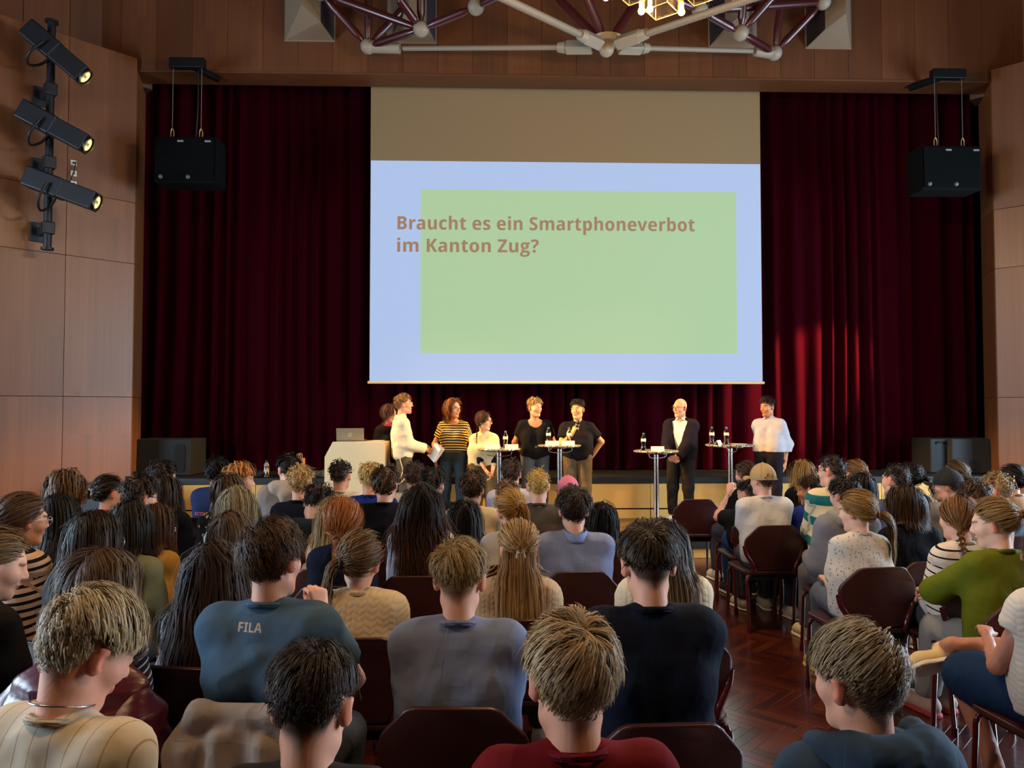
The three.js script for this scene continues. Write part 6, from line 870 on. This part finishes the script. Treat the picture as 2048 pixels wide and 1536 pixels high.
// ---------------------------------------------------------------- lectern, bar tables and what stands on them
{
  const dL = 9.55, a = at(651, 884, dL), b = at(771, 884, dL), w = b.x - a.x, top = a.y, g = thing('lectern', 'plain cream white lectern with a chamfered upper corner', 'lectern', [(a.x + b.x) / 2, PLAT, (a.z + b.z) / 2], -0.03);
  const cream = M('#d9c091', 0.55), h = top - PLAT, sh = new THREE.Shape(); sh.moveTo(-w / 2, 0); sh.lineTo(w / 2, 0); sh.lineTo(w / 2, h); sh.lineTo(-w / 2 + 0.1, h); sh.lineTo(-w / 2, h - 0.19); sh.closePath();
  mesh('front_board', new THREE.ExtrudeGeometry(sh, { depth: 0.03, bevelEnabled: true, bevelSize: 0.003, bevelThickness: 0.003, bevelSegments: 1 }).translate(0, 0, 0), cream, g);
  mesh('side_board', rbox(0.025, h - 0.2, 0.5, 0.003, -w / 2 + 0.016, (h - 0.2) / 2, -0.25), cream, g); mesh('side_board', rbox(0.025, h, 0.5, 0.003, w / 2 - 0.014, h / 2, -0.25), cream, g);
  mesh('top_board', rbox(w - 0.1, 0.025, 0.52, 0.004, 0.05, h - 0.012, -0.25), cream, g); mesh('shelf', rbox(w - 0.06, 0.02, 0.46, 0.003, 0, h * 0.55, -0.26), cream, g);
  const l0 = at(673, 883, dL + 0.2), l1 = at(728, 883, dL + 0.2), lw = l1.x - l0.x, lp = thing('laptop', 'silver laptop standing open on the cream lectern', 'laptop', [(l0.x + l1.x) / 2, top + 0.002, l0.z]);
  mesh('base', rbox(lw, 0.016, 0.24, 0.005, 0, 0.01, -0.13), M('#a89c86', 0.35, { metalness: 0.7 }), lp); const lid = new THREE.Group(); lid.name = 'lid'; lid.rotation.x = 0.16; lid.position.y = 0.014; lp.add(lid);
  mesh('lid_shell', rbox(lw, 0.155, 0.008, 0.004, 0, 0.078, 0), M('#b0a184', 0.35, { metalness: 0.6 }), lid); mesh('display', box(lw - 0.02, 0.135, 0.002, 0, 0.08, -0.0052), M('#101214', 0.2), lid);
  mesh('logo', new THREE.PlaneGeometry(0.05, 0.05).translate(0, 0.07, 0.0046), new THREE.MeshStandardMaterial({ roughness: 0.4, map: canvasTex(64, 64, (c) => { c.fillStyle = '#b0a184'; c.fillRect(0, 0, 64, 64); c.fillStyle = '#5a5040'; c.font = 'italic 40px sans-serif'; c.fillText('hp', 10, 44); }) }), lid);
  const ps = at(757, 882, dL + 0.15), pp = thing('paper_stack', 'thin stack of papers on the lectern next to the laptop', 'papers', [ps.x - 0.02, top + 0.001, ps.z]); for (let i = 0; i < 3; i++) mesh('sheet', rbox(0.16, 0.003, 0.2, 0.001, 0.004 * i, 0.002 + i * 0.0035, -0.05), M('#c9bda4', 0.8), pp);

  // bar tables
  const speck = dataTex(256, 16, (u, v, x, y) => { const n = noise(x * 0.35, y * 0.4, 3); return n > 0.05 ? [214, 196, 160] : n > -0.15 ? [120, 104, 84] : [40, 34, 30]; });
  const topMat = new THREE.MeshStandardMaterial({ color: '#ffffff', map: texRep(speck, 3, 1), roughness: 0.25, metalness: 0.3 }), chrome = M('#c9c4bc', 0.18, { metalness: 1 });
  const T = [[998, 897, 42, 'bar table in front of the person in the cream printed tee'], [1119, 890, 41.5, 'bar table in front of the person with the microphone'], [1312, 901, 43, 'bar table beside the person in the dark blazer'], [1460, 889, 47, 'bar table beside the person in the light blue shirt']], dT = 9.5;
  let proto = null; const tops = [];
  T.forEach(([px, py, r, lab], i) => {
    const c = at(px, py, dT), hgt = c.y - PLAT;
    const t = thing('bar_table', 'round chrome ' + lab, 'table', [c.x, PLAT, c.z], 0.3 * i, 'chrome bar tables'), R = r * dT / 1500;
    mesh('tabletop', new THREE.CylinderGeometry(R, R, 0.016, 48).translate(0, hgt - 0.008, 0), topMat, t);
    mesh('rim', new THREE.TorusGeometry(R, 0.011, 8, 56).rotateX(Math.PI / 2).translate(0, hgt - 0.009, 0), topMat, t);
    mesh('column', rod(V(0, 0.03, 0), V(0, hgt - 0.05, 0), 0.034, 0.034, 24), chrome, t);
    mesh('bracket', join([rbox(R * 1.1, 0.02, 0.05, 0.005, 0, hgt - 0.03, 0), rbox(0.05, 0.02, R * 1.1, 0.005, 0, hgt - 0.03, 0), tube([V(-0.16, hgt - 0.03, 0.03), V(-0.15, hgt - 0.075, 0.03), V(0.15, hgt - 0.075, 0.03), V(0.16, hgt - 0.03, 0.03)], 0.006, 20, 6)]), M('#8d8a86', 0.35, { metalness: 0.8 }), t);
    mesh('foot', new THREE.LatheGeometry([[0, 0.035], [0.05, 0.034], [0.16, 0.022], [0.205, 0.01], [0.205, 0]].map(([x, y]) => new THREE.Vector2(x, y)), 40), chrome, t);
    tops.push(c);
  });
  // water bottles
  const pet = new THREE.MeshPhysicalMaterial({ color: '#f4f6f6', roughness: 0.05, transmission: 1, thickness: 0.02, ior: 1.33 });
  const bottle = (px, ti, dz, cap, lab, s = 1) => {
    const c = tops[ti], p = at(px, 890, dT + dz), o = thing('water_bottle', lab, 'bottle', [p.x, c.y + 0.001, p.z], px, 'water bottles on the bar tables'); o.scale.setScalar(s);
    const pr = [[0, 0.002], [0.028, 0.002], [0.032, 0.01], [0.031, 0.04], [0.027, 0.06], [0.0255, 0.075], [0.03, 0.1], [0.032, 0.115], [0.032, 0.16], [0.029, 0.175], [0.018, 0.195], [0.0125, 0.203], [0.0125, 0.214]].map(([x, y]) => new THREE.Vector2(x, y));
    mesh('body', new THREE.LatheGeometry(pr, 28), pet, o); mesh('label', new THREE.CylinderGeometry(0.0325, 0.0325, 0.036, 28, 1, true).translate(0, 0.138, 0), new THREE.MeshStandardMaterial({ color: '#d6c3a0', roughness: 0.6, side: THREE.DoubleSide }), o);
    mesh('cap', new THREE.CylinderGeometry(0.0145, 0.0145, 0.02, 20).translate(0, 0.222, 0), M(cap, 0.45), o);
  };
  bottle(1011, 0, 0.08, '#2f5f9e', 'water bottle with blue cap on the table by the cream tee', 0.95); bottle(1097, 1, 0.1, '#2f5f9e', 'water bottle with blue cap before the black v neck', 0.95); bottle(1138, 1, 0.1, '#2a4f5a', 'water bottle with dark cap before the microphone holder', 0.95);
  bottle(1287, 2, 0.0, '#2c5a5a', 'water bottle with teal cap on the table by the blazer', 0.95); bottle(1424, 3, 0.06, '#2a6a4a', 'water bottle with green cap on the table by the light blue shirt', 0.95); bottle(1453, 3, 0.04, '#2f6fb0', 'water bottle with blue cap on the table by the light blue shirt', 0.95);
  // folded name cards
  const cardTex = canvasTex(160, 64, (c, w, h2) => { c.fillStyle = '#ddd0b4'; c.fillRect(0, 0, w, h2); c.fillStyle = '#6a5648'; for (let i = 0; i < 7; i++) c.fillRect(16 + i * 12, 14, 8, 7); c.fillStyle = '#b09a80'; c.fillRect(16, 38, 70, 3); c.fillRect(16, 46, 50, 2); });
  const cardMat = new THREE.MeshStandardMaterial({ map: cardTex, roughness: 0.8, side: THREE.DoubleSide }), plainCard = M('#d8cab0', 0.8);
  const card = (px, ti, dz, turn, lab) => { const c = tops[ti], p = at(px, 890, dT + dz), o = thing('name_card', lab, 'name card', [p.x, c.y + 0.001, p.z], turn, 'folded name cards'); const a2 = rbox(0.165, 0.062, 0.0015, 0.0005, 0, 0.031, 0, 1).rotateX(-0.42).translate(0, 0, 0.026), b2 = rbox(0.165, 0.062, 0.0015, 0.0005, 0, 0.031, 0, 1).rotateX(0.42).translate(0, 0, -0.026); mesh('front_fold', a2, cardMat, o); mesh('back_fold', b2, plainCard, o); };
  card(984, 0, -0.12, 0, 'white name card before the cream printed tee'); card(1023, 0, -0.1, 0.05, 'white name card beside the blue capped bottle'); card(1104, 1, -0.12, 0, 'white name card before the black v neck'); card(1136, 1, -0.1, -0.04, 'white name card before the microphone holder'); card(1315, 2, -0.1, 0, 'white name card before the dark blazer'); card(1437, 3, -0.08, 1.0, 'name card turned sideways between two bottles');
  const q = at(1476, 888, dT), sh2 = thing('paper_sheets', 'loose sheets on the table by the light blue shirt', 'papers', [q.x, tops[3].y + 0.001, q.z]); for (let i = 0; i < 2; i++) { const m = mesh('sheet', rbox(0.16, 0.003, 0.14, 0.001, 0.015 * i, 0.003 + i * 0.004, 0, 1), M('#cdbd98', 0.8), sh2); m.rotation.y = 0.2 * i; }
}
// ---------------------------------------------------------------- odds and ends on the stage edge
{
  const z = -10.42;
  const zig = dataTex(128, 256, (u, v) => { const k = (v * 7 + 0.35 * Math.abs(((u * 6) % 1) - 0.5) * 2 * 1.6) % 1; return k < 0.5 ? [222, 206, 180] : [24, 20, 20]; });
  const p = atZ(533, 940, z), b = thing('drink_bottle', 'tall black and white zigzag patterned drink bottle on stage edge', 'bottle', [p.x, STAGE, z]);
  mesh('body', new THREE.LatheGeometry([[0, 0.002], [0.032, 0.002], [0.035, 0.008], [0.035, 0.15], [0.03, 0.175], [0.02, 0.19], [0.018, 0.2]].map(([x, y]) => new THREE.Vector2(x, y)), 32), new THREE.MeshStandardMaterial({ map: texRep(zig, 1, 1), roughness: 0.4 }), b); mesh('lid', new THREE.CylinderGeometry(0.02, 0.02, 0.03, 20).translate(0, 0.212, 0), M('#15110f', 0.5), b);
  const q = atZ(586, 930, -10.6), bag = thing('paper_bag', 'brown paper carrier bag with twisted handles on the stage', 'bag', [q.x, STAGE, -10.62]);
  mesh('body', join([rbox(0.3, 0.24, 0.12, 0.006, 0, 0.12, 0)]), M('#b07c58', 0.9), bag); for (const s of [-1, 1]) mesh('handle', tube([V(-0.11, 0.23, s * 0.055), V(-0.1, 0.29, s * 0.05), V(-0.07, 0.3, s * 0.05), V(-0.05, 0.23, s * 0.055)], 0.005, 16, 6), M('#c79a70', 0.9), bag); for (const s of [-1, 1]) mesh('handle', tube([V(0.05, 0.23, s * 0.055), V(0.07, 0.3, s * 0.05), V(0.1, 0.3, s * 0.05), V(0.11, 0.23, s * 0.055)], 0.005, 16, 6), M('#c79a70', 0.9), bag);
  const heap = (px, w2, h2, col, name, lab, cat, seed) => { const c = atZ(px, 945, -10.4), P = [{ a: V(-w2 / 2, h2 * 0.3, 0), b: V(w2 / 2, h2 * 0.35, 0.02), ra: h2 * 0.5, rb: h2 * 0.42, k: 0.05 }, { a: V(-w2 * 0.2, h2 * 0.5, 0.03), b: V(w2 * 0.35, h2 * 0.45, -0.04), ra: h2 * 0.45, rb: h2 * 0.4, k: 0.04 }], f = field(P); const o = thing(name, lab, cat, [c.x, STAGE, -10.42]); mesh('cloth', surface((x, y, zz) => { const d = f(x, y, zz); return Math.max(d < 0.05 ? d - 0.012 * noise(x * 22, y * 25, zz * 22 + seed) : d, -y); }, boundsOf(P, 0.04), 0.009), M(col, 0.9), o); };
  heap(640, 0.3, 0.1, '#6a5a42', 'folded_garment', 'olive folded garment lying on the stage beside the lectern', 'garment', 2);
  heap(512, 0.14, 0.1, '#2a1a18', 'small_pouch', 'small dark pouch lying beside the zigzag drink bottle', 'pouch', 5);
}
// ---------------------------------------------------------------- empty chair and jackets hung on chairs
{
  const p = at(1393, 1005, 7.6); placeChair(V(p.x, 0, p.z - 0.2), 0.03, 'empty maroon stacking chair standing alone before the platform');
  const jacket = (who, o) => {
    const r = PEOPLE.find((q) => q.who === who), g = thing('jacket', o.label, 'jacket', r.chair.position.clone().add(V(o.dx || 0, o.dy || 0, 0)), r.turn, 'jackets hung on chair backs'), w = o.w, y0 = 0.82, P = [];
    P.push({ a: V(-w, y0 - 0.1, 0.235), b: V(-w * 0.6, y0 + 0.015, 0.232), ra: 0.032, rb: 0.03, k: 0.04 }, { a: V(-w * 0.6, y0 + 0.015, 0.232), b: V(w * 0.6, y0 + 0.015, 0.232), ra: 0.03 + o.puff * 0.6, rb: 0.03 + o.puff * 0.6, k: 0.04 }, { a: V(w * 0.6, y0 + 0.015, 0.232), b: V(w, y0 - 0.1, 0.235), ra: 0.03, rb: 0.032, k: 0.04 });
    for (let i = 0; i <= 8; i++) { const s = i / 4 - 1, z = 0.25 + 0.014 * Math.sin(i * 2.4); P.push({ a: V(s * w * 0.9, y0 - 0.03 - 0.07 * Math.abs(s), z), b: V(s * w * (1.1 + o.flare), o.low + 0.03 * Math.sin(i * 1.7), z + 0.03), ra: 0.026 + o.puff, rb: 0.034 + o.puff, k: 0.035 + o.puff }); }
    const PS = (s) => [{ a: V(s * w * 0.95, y0 - 0.09, 0.25), b: V(s * (w + 0.075), y0 - 0.28, 0.27), ra: 0.045 + o.puff, rb: 0.04 + o.puff, k: 0.03 }, { a: V(s * (w + 0.075), y0 - 0.28, 0.27), b: V(s * (w + 0.04), o.low - 0.02, 0.25), ra: 0.04 + o.puff, rb: 0.035 + o.puff, k: 0.02 }];
    const col = cloth({ col: o.col, rough: o.rough || 0.8 });
    const piece = (name, Q) => { const f = field(Q); mesh(name, surface((x, y, z) => { let d = f(x, y, z); if (d < 0.05 && d > -0.06) d -= 0.004 * noise(x * 12, y * 5, z * 14) + 0.004 * (1 - 2 * Math.abs(noise(x * 14 + y * 4, y * 6, z * 12))) + (o.quilt ? 0.006 * Math.cos(y * 75) : 0); return d; }, boundsOf(Q, 0.05), 0.0115), col, g); };
    piece('shell', P); if (o.quilt) { piece('sleeve', PS(-1)); piece('sleeve', PS(1)); }
  };
  jacket('the person in the teal tee', { label: 'pale beige jacket draped over the chair of the teal tee', col: '#8d8078', w: 0.2, low: 0.36, puff: 0.0, flare: 0.35 });
  jacket('the person with the big light brown bob', { label: 'maroon padded jacket hung on the chair of the brown bob', col: '#4a1526', w: 0.2, dx: 0.15, dy: 0.07, low: 0.42, puff: 0.05, flare: 0.05, rough: 0.35, quilt: 1 });
}
renderer.render(scene, camera);
